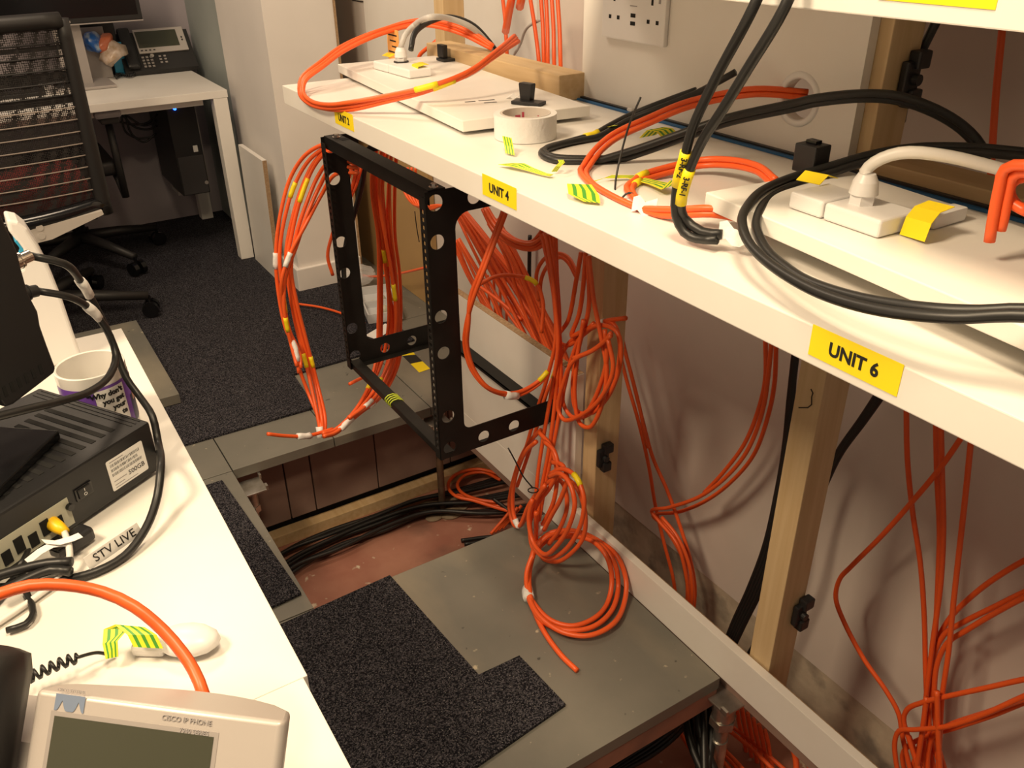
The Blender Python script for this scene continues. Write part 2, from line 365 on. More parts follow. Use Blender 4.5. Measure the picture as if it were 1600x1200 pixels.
t = MB().tube([PX(*q, .9762) for q in ((1248, 637), (1262, 637), (1268, 632), (1268, 620), (1270, 614), (1267, 608))], .0009, 5).out('pencil_mark', M['ink'], pA)
# battens behind the worktop
MB().box((.978, -.4, SZ - .03), (1.04, .045, SZ + .016), bev=.002).out('timber_batten', M['timber_y'], label='pine batten behind the worktop to the near side of the socket panel', cat='batten')
MB().box((.905, 1.285, SZ + .001), (.965, 1.795, SZ + .046), bev=.002).out('timber_batten', M['timber_y'], label='pine batten along the back of the worktop behind the first loose board', cat='batten')
MB().box((.945, -.4, SZ + .0004), (.951, 1.29, SZ + .0035)).out('blue_strip', M['blue'], label='thin blue strip along the back edge of the worktop', cat='strip')
MB().box((.9515, -.4, SZ + .0004), (.959, 1.29, SZ + .006)).out('gap_shade', M['black'], label='thin black strip standing in for the shaded gap behind the blue strip on the worktop', cat='strip')  # black box painted as the shade in the gap behind the blue strip
# upright socket panel with a real grommet hole
gp = PX(1250, 155, .963); PNX = .960
sp_ = empty('socket_panel', (PNX, 1.0, SZ), 'upright white board with a twin socket and a round cable hole', 'board')
hy, hz = 1.0 - gp.y, gp.z - SZ
me = plate2d([(1.0 - 1.292, .006), (1.0 - .709, .006), (1.0 - .709, .232), (1.0 - 1.292, .232)], [circ(hy, hz, .0265, 32)], .016, (PNX + .008, 1.0, SZ), (0, -1, 0), (0, 0, 1))
link('board', me, M['white'], sp_)
ring = MB().lathe([(.0268, .009), (.0268, -.009), (.030, -.0105), (.035, -.0098), (.036, -.0085)], (0, 0, 0), 32, Matrix.Translation((PNX + .008, 1.0 - hy, SZ + hz)) @ Matrix.Rotation(math.radians(90), 4, 'Y')).out('grommet_ring', M['white_plastic'], sp_, smooth=True)
ring2 = MB().lathe([(.0268, .0), (.0268, -.009), (.029, -.0108), (.035, -.0104), (.0362, -.008)], (0, 0, 0), 32, Matrix.Translation((PNX + .008, 1.0 - hy, SZ + hz)) @ Matrix.Rotation(math.radians(90), 4, 'Y')).out('grommet_lip', M['white_plastic'], sp_, smooth=True)
# twin socket
bl = PX(943, 57, PNX - .004); br = PX(1040, 74, PNX - .004)
sy0, sy1 = br.y, bl.y; sz0 = (bl.z + br.z) / 2; cy = (sy0 + sy1) / 2; hw = (sy0 - sy1) / 2
so = empty('twin_socket', (PNX, cy, sz0), 'white twin mains socket with two charging ports on the upright board', 'socket')
SW = abs(hw) * 2; SH = SW * 86 / 147
pl = MB().box((PNX - .009, cy - SW / 2, sz0), (PNX - .0005, cy + SW / 2, sz0 + SH), bev=.0025).out('face_plate', M['white_plastic'], so)
def sb(u, v, du, dv, m, name, dep=.0004):
    MB().box((PNX - .009 - dep, cy - u - du / 2, sz0 + v - dv / 2), (PNX - .0088, cy - u + du / 2, sz0 + v + dv / 2)).out(name, m, so)
k = SW / .147
for s in (-1, 1):
    sb(s * .045 * k - .008 * k, .0315 * k, .006 * k, .0055 * k, M['dark'], 'pin_hole'); sb(s * .045 * k + .012 * k, .0315 * k, .006 * k, .0055 * k, M['dark'], 'pin_hole')
    sb(s * .042 * k + s * .002, .059 * k, .0045 * k, .0105 * k, M['dark'], 'earth_hole')
    sb(s * .060 * k, .060 * k, .0045 * k, .006 * k, M['grey_ink'], 'screw_cap')
    sb(s * .016 * k, .073 * k, .012 * k, .020 * k, M['white_plastic'], 'rocker_switch', .002)
for v in (.026, .037): sb(.002, v * k, .011 * k, .0055 * k, M['dark'], 'usb_port')
sb(.002, .050 * k, .016 * k, .0015, M['grey_ink'], 'print')

# ------------------------------------------------------------------ black open rack
rk = empty('rack_frame', (.65, 1.57, .313), 'black open-frame equipment rack with drilled side frames fixed below the worktop', 'rack')
RX0, RX1, RZ0, RZ1 = .648, .954, .312, .880
inner = []
def arc(cx, cz, r, a0, a1, n=6): return [(cx + r * math.cos(math.radians(a0 + (a1 - a0) * k / n)), cz + r * math.sin(math.radians(a0 + (a1 - a0) * k / n))) for k in range(n + 1)]
outl = [(RX0, RZ0), (RX1 - .008, RZ0), (RX1, RZ0 + .008), (RX1, RZ0 + .056)] + [(x, z) for x, z in arc(.706 + .017, RZ0 + .06 + .013, .017, 270, 180)] + [(x, z) for x, z in arc(.706 + .03, .832 - .03, .03, 180, 90)] + [(RX1, .832), (RX1, RZ1), (RX0, RZ1)]
holes = [(.668, .858, .0155), (.668, .785, .0145), (.667, .636, .0135), (.668, .558, .0135), (.670, .412, .0145), (.670, .336, .0145), (.752, .335, .0135), (.828, .335, .0135), (.748, .856, .014), (.83, .856, .014)]
RYL, RYR = 1.822, 1.326
for yy in (RYL, RYR):
    me = plate2d(outl, [circ(*h) for h in holes], .0022, (0, yy, 0), (1, 0, 0), (0, 0, 1))
    sf = link('side_frame', me, M['black_metal'], rk)
    # front flange with slots
    s = 1 if yy == RYR else -1
    sl = [[(.006, z), (.0155, z), (.0155, z + .0085), (.006, z + .0085)] for z in [.335 + .0148 * i for i in range(35)]]
    me = plate2d([(0, RZ0), (.021, RZ0), (.021, RZ1 - .01), (0, RZ1 - .01)], sl, .002, (RX0, yy, 0), (0, s, 0), (0, 0, 1))
    link('slotted_flange', me, M['black_metal'], sf)
    MB().box((RX0, yy, RZ0 - .001), (RX1, yy + s * .02, RZ0 + .001)).out('bottom_lip', M['black_metal'], sf)
def bar(name, x, z, w, h):
    b = MB().box((x, RYR, z - .0011), (x + w, RYL, z + .0011)).box((x - .0005, RYR, z - h), (x + .0017, RYL, z))
    return b.out(name, M['black_metal'], rk)
tb = bar('top_bar', RX0 + .008, RZ1 + .0012, .034, .026)
bb = bar('bottom_bar', RX0 + .006, RZ0 + .012, .026, .014)
MB().box((.918, RYR, RZ0 + .002), (.952, RYL, RZ0 + .0045)).box((.918, RYR, RZ0 - .004), (.920, RYL, RZ0 + .0045)).out('rear_bar', M['black_metal'], rk)
for yy in (RYL - .03, RYR + .012):
    MB().cyl((RX0 + .025, yy, RZ1 + .002), (RX0 + .025, yy, RZ1 + .010), .006, n=6).cyl((RX0 + .025, yy, RZ1 + .002), (RX0 + .025, yy, RZ1 + .004), .009).out('bolt', M['chrome'], tb)
MB().box((RX0 + .024, RYL - .065, RZ1 + .0020), (RX0 + .042, RYL - .045, RZ1 + .0028)).out('bar_slot', M['dark'], tb)
MB().box((.978, .101, SZ - .03), (1.04, .689, SZ + .016), bev=.002).out('timber_batten', M['timber_y'], label='pine batten between two posts behind the third unit of the worktop', cat='batten')
MB().box((1.1955, 3.07, .0), (1.203, 3.30, 2.69)).out('column_shadow_1', M['chip'], kind='structure', label='thin brown strip standing in for the shadow gap at the side of the white column')  # solid brown strip stands in for the shade in the column's gap

# ------------------------------------------------------------------ desks
def desk(x0, x1, y0, y1, z, label, legs, th=.028, name='white_desk', apron=True):
    d = empty(name, ((x0 + x1) / 2, (y0 + y1) / 2, 0), label, 'desk')
    MB().box((x0, y0, z - th), (x1, y1, z), bev=.001).out('top', M['white'], d)
    for x, y in legs: MB().box((x - .027, y - .027, .0085), (x + .027, y + .027, z - th - .0005), bev=.002).out('leg', M['white_edge'], d)
    if apron:
        MB().box((x0 + .08, y0 + .06, z - th - .03), (x1 - .085, y0 + .08, z - th - .0005)).out('apron_rail', M['white_edge'], d)
        MB().box((x0 + .08, y1 - .08, z - th - .05), (x1 - .085, y1 - .06, z - th - .0005)).out('apron_rail', M['white_edge'], d)
    return d
DZ = .72
desk(-.72, .1255, .555, 1.415, DZ, 'white desk carrying the black set-top box and the mug', [(-.68, .60), (.04, .60), (-.68, 1.37), (.04, 1.37)])
desk(-.72, .1215, -.55, .5548, DZ, 'white desk carrying the silver desk phone in front of the set-top box', [(-.68, -.5), (.04, -.5), (-.68, .50), (.04, .50)])
FZ = .70
desk(-.9, .898, 3.525, 4.225, FZ, 'white desk at the far end with a phone and monitor on it', [(-.86, 3.56), (.868, 3.553), (-.86, 4.19), (.868, 4.19)])

# ------------------------------------------------------------------ far desk things
def basis(O, U, V):
    U = Vector(U).normalized(); V = Vector(V); V = (V - U * V.dot(U)).normalized(); N = U.cross(V)
    return Matrix.Translation(O) @ Matrix((U, V, N)).transposed().to_4x4()
mon = empty('monitor', (.3, 3.95, FZ), 'black monitor on the far desk seen above the chair back', 'monitor')
b1 = PY(224, 31, 3.88); b0 = PY(95, 38, 3.88)
MB().box((b1.x - .56, 3.885, b1.z + .002), (b1.x, 3.92, b1.z + .34), bev=.004).out('casing', M['black'], mon)
MB().box((b1.x - .545, 3.8835, b1.z + .022), (b1.x - .015, 3.8848, b1.z + .325)).out('screen', M['black_gloss'], mon)
MB().box((b1.x - .56, 3.880, b1.z - .002), (b1.x, 3.8846, b1.z + .002)).out('bezel_edge', M['silver_side'], mon)
text('lettering', 'SAS', .018, (PY(108, 31, 3.882).x, 3.8825, b1.z + .011), (1, 0, 0), (0, 0, 1), M['white_plastic'], mon) if False else MB().box((b0.x + .01, 3.8815, b1.z + .007), (b0.x + .035, 3.8832, b1.z + .014)).out('badge', M['silver'], mon)
MB().box((b1.x - .33, 3.93, FZ + .012), (b1.x - .23, 3.955, b1.z + .15)).out('stand_column', M['silver_side'], mon)
MB().box((b1.x - .40, 3.83, FZ + .001), (b1.x - .16, 4.03, FZ + .012), bev=.003).out('stand_foot', M['silver_side'], mon)

def desk_phone_far():
    o = PZ(302, 104, FZ); p = empty('desk_phone', (o.x - .12, 4.1, FZ), 'small dark desk phone with a silver display on the far desk', 'phone')
    bx = o.x - .002
    a = PY(224, 108, 4.08).x
    # wedge body tilted up to the back
    wdg = [(0, .003), (.11, .003), (.11, .158), (0, .018)]
    MB().prism(wdg, (a - .075, 4.06, FZ), (0, 1, 0), (0, 0, 1), (1, 0, 0), bx - a + .075).out('base', M['chair_frame'], p)
    MT = basis((a - .075, 4.06, FZ + .018), (1, 0, 0), (0, .11, .14)); wd = bx - a + .075; hh = .176
    MB().box((.012, .005, .001), (.062, hh + .012, .030), MT, bev=.010).out('handset', M['black'], p)
    sc = MB().box((.076, .075, .001), (wd - .018, hh + .01, .010), MT, bev=.003).out('display_plate', M['silver'], p)
    MB().box((.082, .098, .0101), (wd - .050, hh - .002, .0106), MT).out('screen', M['lcd'], sc)
    for i in range(4): MB().box((.085 + i * .017, .084, .0101), (.093 + i * .017, .089, .0112), MT).out('soft_key', M['chair_frame'], sc)
    for i in range(2): MB().cyl(MT @ Vector((wd - .034, .135 - i * .012, .010)), MT @ Vector((wd - .034, .135 - i * .012, .0125)), .0035, n=10).out('round_key', M['chair_frame'], sc)
    for r in range(4):
        for c in range(3): MB().box((.080 + c * .017, .014 + r * .014, .0005), (.090 + c * .017, .022 + r * .014, .003), MT).out('key', M['silver_side'], p)
        if r:
            for c in range(2): MB().box((.150 + c * .02, .014 + r * .014, .0005), (.160 + c * .02, .021 + r * .014, .003), MT).out('key', M['silver_side'], p)
    MB().lathe([(0, .003), (.008, .003), (.008, .0005)], (0, 0, 0), 12, MT @ Matrix.Translation((.125, .066, 0))).out('key', M['silver'], p)
desk_phone_far()
# snack bag
c = PY(172, 72, 4.03)
bag = empty('snack_bag', (c.x, c.y, FZ), 'crumpled clear snack bag with blue and orange print on the far desk', 'bag')
def crumple(me, amt, sc, seed):
    from mathutils import noise
    for v in me.vertices: v.co += Vector(noise.noise_vector(v.co * sc + Vector((seed, 0, 0)))) * amt
bp = [PY(*q, 4.03) for q in ((184, 92), (166, 74), (154, 64), (134, 66))]
for nm, a, b_, r, mm in (('bag_body', bp[0], bp[1], .050, mat('bag_crisps', (.42, .30, .20), .3, col2=(.62, .52, .45), scale=40)), ('bag_band', bp[1], bp[2], .040, mat('bag_orange', (.55, .16, .08), .3)), ('bag_top', bp[2], bp[3], .036, mat('bag_blue', (.02, .12, .45), .3, col2=(.4, .5, .6), scale=30, cmin=.5, cmax=.7))):
    o = MB().tube([a.lerp(b_, t / 10) for t in range(-1, 12)], r, 14, lambda t: .75 + .35 * math.sin(math.pi * t)).out(nm, mm, bag, smooth=True); crumple(o.data, .018, 28, hash(nm) % 7)
    zmin = min(v.co.z for v in o.data.vertices)
    if zmin < FZ + .002:
        for v in o.data.vertices: v.co.z = max(v.co.z, FZ + .002)
c = PY(184, 78, 4.11)
MB().box((c.x - .028, 4.10, FZ + .001), (c.x + .018, 4.12, c.z + .03), bev=.002).out('blue_box', M['blue_bright'], label='small bright blue box behind the snack bag on the far desk', cat='box')
MB().box((.42, 4.14, FZ + .001), (.635, 4.22, FZ + .21), bev=.006).out('black_speaker_box', M['black'], label='black box standing behind the snack bag on the far desk', cat='box')
c = PZ(128, 98, FZ)
MB().box((c.x - .09, 4.085, FZ + .001), (c.x + .05, 4.095, FZ + .20), bev=.002).out('grey_card', M['silver_side'], label='pale grey upright panel beside the snack bag on the far desk', cat='panel')
# keyboard and mouse seen through the chair mesh
k0 = PZ(0, 160, FZ); k1 = PZ(70, 145, FZ)
kb = empty('keyboard', (k0.x, k0.y, FZ), 'dark keyboard on the far desk seen through the chair mesh', 'keyboard')
MT = basis((k1.x, k1.y - .06, FZ + .001), (1, 0, 0), (0, 1, .05))
MB().box((-.40, 0, 0), (0, .13, .014), MT, bev=.003).out('base', M['black'], kb)
for r in range(5): MB().box((-.39, .008 + r * .023, .0141), (-.01, .025 + r * .023, .018), MT).out('key_row', M['chair_frame'], kb)
c = PZ(100, 140, FZ); MB().ball((c.x, c.y, FZ + .014), .03, (1, 1.5, .45)).out('computer_mouse', M['black'], smooth=True, label='dark computer mouse beside the keyboard on the far desk', cat='mouse')

# ------------------------------------------------------------------ computer tower in its holder
tw = empty('computer_tower', (.76, 3.85, .13), 'black computer tower with a blue light hung under the far desk', 'computer')
p0 = PY(303, 161, 3.78); p1 = PY(331, 300, 3.78)
X0, X1, Zt, Zb = p0.x - .115, p0.x + .0, p0.z + .01, p1.z
MB().box((X0, 3.78, Zb), (X1, 4.18, Zt), bev=.005).out('case', M['black'], tw)
MB().box((X0 + .006, 3.776, Zb + .004), (X1 - .004, 3.7798, Zb + .165), bev=.002).out('lower_bezel', mat('tower_grey', (.045, .043, .045), .5), tw)
c = PY(273, 170, 3.775); MB().cyl((c.x, 3.7795, c.z), (c.x, 3.772, c.z), .006).out('power_light', M['led'], tw)
c = PY(306, 232, 3.775); MB().box((c.x - .010, 3.7755, c.z - .014), (c.x + .008, 3.7795, c.z + .012)).out('sticker', M['tape_white'], tw)
c = PY(323, 285, 3.775); MB().cyl((c.x, 3.777, c.z), (c.x, 3.774, c.z), .008).out('badge', M['silver_side'], tw)
hd = empty('tower_holder', (.9, 3.95, .13), 'grey metal holder strap hanging the computer tower under the desk', 'holder')
MB().box((X1 + .012, 3.84, Zb - .02), (X1 + .016, 4.10, FZ - .03)).out('strap', M['silver_side'], hd)
MB().box((X0, 3.88, Zb - .02), (X1 + .012, 3.99, Zb - .004)).out('shelf', M['silver_side'], hd)

# ------------------------------------------------------------------ office chairs
ch = empty('office_chair', (.06, 3.25, 0), 'black mesh-back office chair with a red seat in front of the far desk', 'chair')
BW0, BW1 = -.25, .318; BY = 2.97
def bk(x, z):      # back surface: reclined towards the camera at the top, dished
    u = (x - (BW0 + BW1) / 2) / .28
    return Vector((x, BY + .05 - (z - .45) * .06 - .05 * (1 - u * u) * .6 + .03, z))
for s, xs in ((1, BW1), (-1, BW0)):
    pts = [bk(xs - s * .02 * math.sin(math.pi * t) * 0 + s * .012 * (t - .5), .44 + .60 * t) for t in [i / 12 for i in range(13)]]
    o = MB().tube(pts, .026, 10, lambda t: 1 - .25 * t).out('back_upright', M['chair_frame'], ch, smooth=True)
MB().tube([bk(BW0 + (BW1 - BW0) * i / 12, 1.035) for i in range(13)], .024, 10).out('back_top_rail', M['chair_frame'], ch, smooth=True)
MB().tube([bk(BW0 + (BW1 - BW0) * i / 12, .475) + Vector((0, 0, -.02 * math.sin(math.pi * i / 12))) for i in range(13)], .026, 10).out('back_lower_rail', M['black_gloss'], ch, smooth=True)
def sheet(z0, z1, m, name, off=0):
    b = MB(); nx, nz = 14, 10
    g = [[b.bm.verts.new(bk(BW0 + (BW1 - BW0) * i / nx, z0 + (z1 - z0) * j / nz) + Vector((0, off, 0))) for i in range(nx + 1)] for j in range(nz + 1)]
    for j in range(nz):
        for i in range(nx): b.bm.faces.new((g[j][i], g[j][i + 1], g[j + 1][i + 1], g[j + 1][i]))
    return b.out(name, m, ch, smooth=True)
sheet(.78, 1.03, M['mesh'], 'back_mesh')
sheet(.48, .78, M['mesh_dense'], 'back_mesh_lower', .004)
for i in range(13):
    z = .525 + i * .0375
    MB().tube([bk(BW0 + (BW1 - BW0) * j / 14, z) + Vector((0, -.004, 0)) for j in range(15)], .0022 if i < 9 else .003, 6).out('back_slat', M['slat_glint'] if i < 8 else M['chair_frame'], ch, smooth=True)
for zz, hh in ((.80, .022), (.865, .03), (.955, .014)):
    b = MB()
    for j in range(14):
        a, c_ = bk(BW0 + (BW1 - BW0) * j / 14, zz), bk(BW0 + (BW1 - BW0) * (j + 1) / 14, zz)
        b.quad([a + Vector((0, .003, 0)), c_ + Vector((0, .003, 0)), c_ + Vector((0, .003, hh)), a + Vector((0, .003, hh))])
    b.out('back_band', M['chair_frame'], ch)
seat = MB().box((-.20, 3.06, .44), (.30, 3.52, .53), bev=.03).out('seat', M['red_fabric'], ch, smooth=True)
MB().box((-.19, 3.07, .415), (.29, 3.50, .44), bev=.008).out('seat_pan', M['chair_frame'], ch)
wb = MB().prism([(.035, .435), (.30, .462), (.302, .45), (.135, .398), (.06, .392)], (0, 3.0, 0), (1, 0, 0), (0, 0, 1), (0, 1, 0), .06).out('back_bracket', M['chair_white'], ch)
for q in ((62, 356), (65, 369)):
    c = PY(*q, 2.999); MB().cyl((c.x, 3.001, c.z), (c.x, 2.997, c.z), .011).out('bracket_cap', M['chair_white'], wb)
MB().cyl((.05, 3.28, .11), (.05, 3.28, .415), .028).out('gas_column', M['black'], ch, smooth=True)
def star(parent, cx, cy, a0, R=.32):
    for i in range(5):
        a = a0 + i * 2 * math.pi / 5; e = Vector((cx + R * math.cos(a), cy + R * math.sin(a), .085))
        lg = MB().tube([Vector((cx, cy, .12)), Vector((cx, cy, .12)).lerp(e, .5) + Vector((0, 0, .006)), e], .022, 10, lambda t: 1.2 - .5 * t).out('base_leg', M['chair_frame'], parent, smooth=True)
        d = Vector((-math.sin(a), math.cos(a), 0))
        cs = MB()
        for s in (-1, 1): cs.cyl(e + d * s * .008 + Vector((0, 0, -.048)), e + d * s * .028 + Vector((0, 0, -.048)), .0285, n=18)
        cs.cyl(e + Vector((0, 0, -.05)), e + Vector((0, 0, .0)), .007, n=8)
        cs.out('caster', M['black_gloss'], lg, auto=True)
star(ch, .06, 3.25, math.atan2(3.149 - 3.25, .396 - .06), .35)
c2 = empty('office_chair', (.35, 3.85, 0), 'grey-armed office chair tucked under the far desk', 'chair')
MB().box((.12, 3.66, .40), (.46, 4.05, .46), bev=.02).out('seat', M['chair_frame'], c2, smooth=True)
a = PY(143, 178, 3.62); b_ = PY(186, 178, 3.62)
MB().box((a.x, 3.55, a.z - .012), (b_.x, 3.80, a.z + .018), bev=.012).out('arm_pad', mat('arm_grey', (.22, .20, .21), .6), c2)
MB().box((a.x + .02, 3.57, a.z - .035), (b_.x - .01, 3.78, a.z - .0125), bev=.004).out('arm_bracket', M['chair_frame'], c2)
l0 = PY(170, 195, 3.66); l1 = PY(197, 308, 3.66); l2 = PY(178, 300, 3.66)
MB().tube([Vector(l0), l0.lerp(l1, .5), Vector(l1)], .014, 8).tube([Vector(l1), l1.lerp(Vector((.45, 3.70, .42)), .5), Vector((.45, 3.72, .42))], .014, 8).out('arm_post', M['chair_frame'], c2, smooth=True)
MB().cyl((.28, 3.87, .11), (.28, 3.87, .40), .026).out('gas_column', M['black'], c2, smooth=True)
c = PZ(218, 432, 0); star(c2, .28, 3.87, math.atan2(3.595 - 3.87, .435 - .28), .315)

# ------------------------------------------------------------------ cable tools
def spline(P, step=.009):
    P = [Vector(p) for p in P]
    if len(P) == 2: P = [P[0], P[0].lerp(P[1], .5), P[1]]
    Q = [P[0] * 2 - P[1]] + P + [P[-1] * 2 - P[-2]]
    out = []
    for i in range(1, len(Q) - 2):
        p0, p1, p2, p3 = Q[i - 1:i + 3]
        t0 = 0; t1 = t0 + max((p1 - p0).length, 1e-5) ** .5; t2 = t1 + max((p2 - p1).length, 1e-5) ** .5; t3 = t2 + max((p3 - p2).length, 1e-5) ** .5
        n = max(2, min(40, int((p2 - p1).length / step)))
        for k_ in range(n):
            t = t1 + (t2 - t1) * k_ / n
            A1 = p0 * ((t1 - t) / (t1 - t0)) + p1 * ((t - t0) / (t1 - t0)); A2 = p1 * ((t2 - t) / (t2 - t1)) + p2 * ((t - t1) / (t2 - t1)); A3 = p2 * ((t3 - t) / (t3 - t2)) + p3 * ((t - t2) / (t3 - t2))
            B1 = A1 * ((t2 - t) / (t2 - t0)) + A2 * ((t - t0) / (t2 - t0)); B2 = A2 * ((t3 - t) / (t3 - t1)) + A3 * ((t - t1) / (t3 - t1))
            out.append(B1 * ((t2 - t) / (t2 - t1)) + B2 * ((t - t1) / (t2 - t1)))
    out.append(P[-1]); return out
MK = {'y': ('cable_marker', 'yellow', 1.22), 'w': ('tape_wrap', 'tape_white', 1.35)}
def mark_path(path, px, py, ln):
    """stretch of the cable nearest to a given spot, ln metres long"""
    i = min(range(len(path)), key=lambda k_: (proj(path[k_])[0] - px) ** 2 + (proj(path[k_])[1] - py) ** 2)
    a = b = i; L = 0
    while L < ln and (a > 0 or b < len(path) - 1):
        if a > 0: a -= 1; L += (path[a] - path[a + 1]).length
        if b < len(path) - 1 and L < ln: b += 1; L += (path[b] - path[b - 1]).length
    return path[a:b + 1]
def cable(pts, label, group=None, r=.0046, m='orange', marks=(), name=None, floor=None, n=8):
    P = [W(p) if len(p) > 3 else Vector(p) for p in pts]
    path = spline(P)
    if floor is not None:
        for p in path: p.z = max(p.z, floor + r)
    name = name or {'orange': 'orange_cable', 'black_cable': 'black_cable', 'white_cable': 'white_cable', 'grey_cable': 'grey_cable'}.get(m, 'cable')
    o = MB().tube(path, r, n).out(name, M[m], smooth=True, label=label, cat='cable', group=group)
    for mk in marks:
        px, py, ln, kind = mk[:4]
        nm, mt, k_ = MK[kind]
        sp = mark_path(path, px, py, ln)
        if len(sp) > 1:
            e = MB().tube(sp, r * k_ * (mk[4] if len(mk) > 4 else 1), 10).out(nm, M[mt], o, smooth=True)
            if kind == 'w': crumple(e.data, r * .5, 90, px)
    return o, path
def bundle(pts, n, label, group, r=.0044, m='orange', marks=(), drift=.5, dj=.012, floor=None, seed=0, every=None):
    """n separate cables running together; pts = (px,py,kind,val,spread_px)"""
    rnd = random.Random(seed)
    us = [(-1 + 2 * (i + .5) / n) for i in range(n)]; rnd.shuffle(us)
    outs = []
    for i in range(n):
        u = us[i]; pp = []; ph = rnd.uniform(0, 6.28); jd = rnd.uniform(-1, 1) * dj
        for j, p in enumerate(pts):
            a = pts[max(j - 1, 0)]; b = pts[min(j + 1, len(pts) - 1)]
            dx, dy = b[0] - a[0], b[1] - a[1]; L = math.hypot(dx, dy) or 1
            off = (u + drift * math.sin(ph + j * 1.1)) * p[4]
            pp.append((p[0] - dy / L * off, p[1] + dx / L * off, p[2], p[3] + jd * (1 if p[2] != 'z' else .2)))
        mk = [q for q in marks if every is None or rnd.random() < every]
        o, path = cable(pp, label, group, r, m, mk, floor=floor)
        outs.append(o)
    return outs
def ribbon(pts, wid, mat_, name, parent=None, twist=None, th=.0006, **kw):
    """thin strip of tape along pts (3-D), wid = width vector per point or one for all"""
    b = MB(); uv = b.bm.loops.layers.uv.new('UVMap'); P = [Vector(p) for p in pts]; n = len(P)
    ws = wid if isinstance(wid, list) else [Vector(wid)] * n
    top = [(b.bm.verts.new(p - w * .5), b.bm.verts.new(p + w * .5)) for p, w in zip(P, ws)]
    for i in range(n - 1):
        f = b.bm.faces.new((top[i][0], top[i + 1][0], top[i + 1][1], top[i][1]))
        for lp, q in zip(f.loops, ((i / n, 0), ((i + 1) / n, 0), ((i + 1) / n, 1), (i / n, 1))): lp[uv].uv = q
    me = bpy.data.meshes.new(name); b.bm.to_mesh(me); b.bm.free()
    o = link(name, me, M[mat_], parent, **kw)
    sd = o.modifiers.new('thickness', 'SOLIDIFY'); sd.thickness = th; sd.offset = 0; return o

# ------------------------------------------------------------------ loose boards on the worktop
def loose_board(A, B, Cc, z0, z1, label):
    A, B, Cc = Vector((*A, 0)), Vector((*B, 0)), Vector((*Cc, 0)); D = A + (Cc - B)
    o = empty('loose_board', ((A.x + Cc.x) / 2, (A.y + Cc.y) / 2, SZ), label, 'board')
    e = MB().prism([(p.x, p.y) for p in (A, B, Cc, D)], (0, 0, z0), (1, 0, 0), (0, 1, 0), (0, 0, 1), z1 - z0).out('board', M['white'], o); bevel_obj(e, .0012)
    q = [A.lerp(Cc, .12), A.lerp(Cc, .88)]
    for s0, s1 in ((.12, .16), (.84, .88)):
        c_ = [A + (B - A) * s0 + (D - A) * .25, A + (B - A) * s1 + (D - A) * .25, A + (B - A) * s1 + (D - A) * .9, A + (B - A) * s0 + (D - A) * .9]
        MB().prism([(p.x, p.y) for p in c_], (0, 0, SZ + .0005), (1, 0, 0), (0, 1, 0), (0, 0, 1), z0 - SZ - .001).out('spacer', M['white_edge'], o)
    return o
BZ = 1.033
BZ6 = 1.05
q_ = [PZ(527.5, 100, BZ), PZ(722.5, 189, BZ), PZ(922, 165, BZ)]
b2 = loose_board(*[(v.x, v.y) for v in q_], BZ - .017, BZ, 'first loose white board on the worktop with a stencilled mark and black handle')
b6 = loose_board((.648, .646), (.583, .05), (.775, .03), BZ6 - .018, BZ6, 'loose white board beside the third yellow unit sticker carrying a cable outlet block')
# print on the first board
p = PZ(752, 160, BZ); q = PZ(775, 158, BZ); d = (q - p).normalized()
for a_, b_, h_ in ((0, .018, .006), (.024, .052, .008), (.028, .05, -.012)):
    s0, s1 = PZ(727, 160, BZ), PZ(781, 156, BZ); dd = (s1 - s0).normalized(); nn = Vector((-dd.y, dd.x, 0))
    MB().prism([(0, 0), (b_ - a_, 0), (b_ - a_, .0045), (0, .0045)], s0 + dd * a_ + nn * (h_ - .006) + Vector((0, 0, .0001)), dd, nn, (0, 0, 1), .0002).out('printed_mark', M['ink'], b2)
# black pull handle
c = PZ(822, 163, BZ)
hd2 = empty('pull_clip', c, 'black plastic pull clip standing on the first loose board', 'handle')
MB().box((c.x - .012, c.y - .030, BZ + .0005), (c.x + .014, c.y + .022, BZ + .006), Matrix.Translation(c) @ Matrix.Rotation(.5, 4, 'Z') @ Matrix.Translation(-c), bev=.001).out('foot', M['black'], hd2)
MB().prism([(-.010, 0), (.010, 0), (.013, .024), (.012, .026), (-.012, .026), (-.013, .024)], c + Vector((.0, .004, .0062)), Vector((.3, -1, 0)).normalized(), (0, 0, 1), Vector((1, .3, 0)).normalized(), .012).out('grip', M['black'], hd2)
for i, (px, py) in enumerate(((793, 153), (808, 160))):
    c = PZ(px, py, BZ)
    o = ribbon([c + Vector((.004 * k_, -.006 * k_, .0015 + .004 * (k_ % 2))) for k_ in range(5)], Vector((.012, .006, .003)), 'tape_white', 'paper_scrap', label='torn white paper scrap by the black pull clip', cat='paper', group='paper scraps on the first loose board')
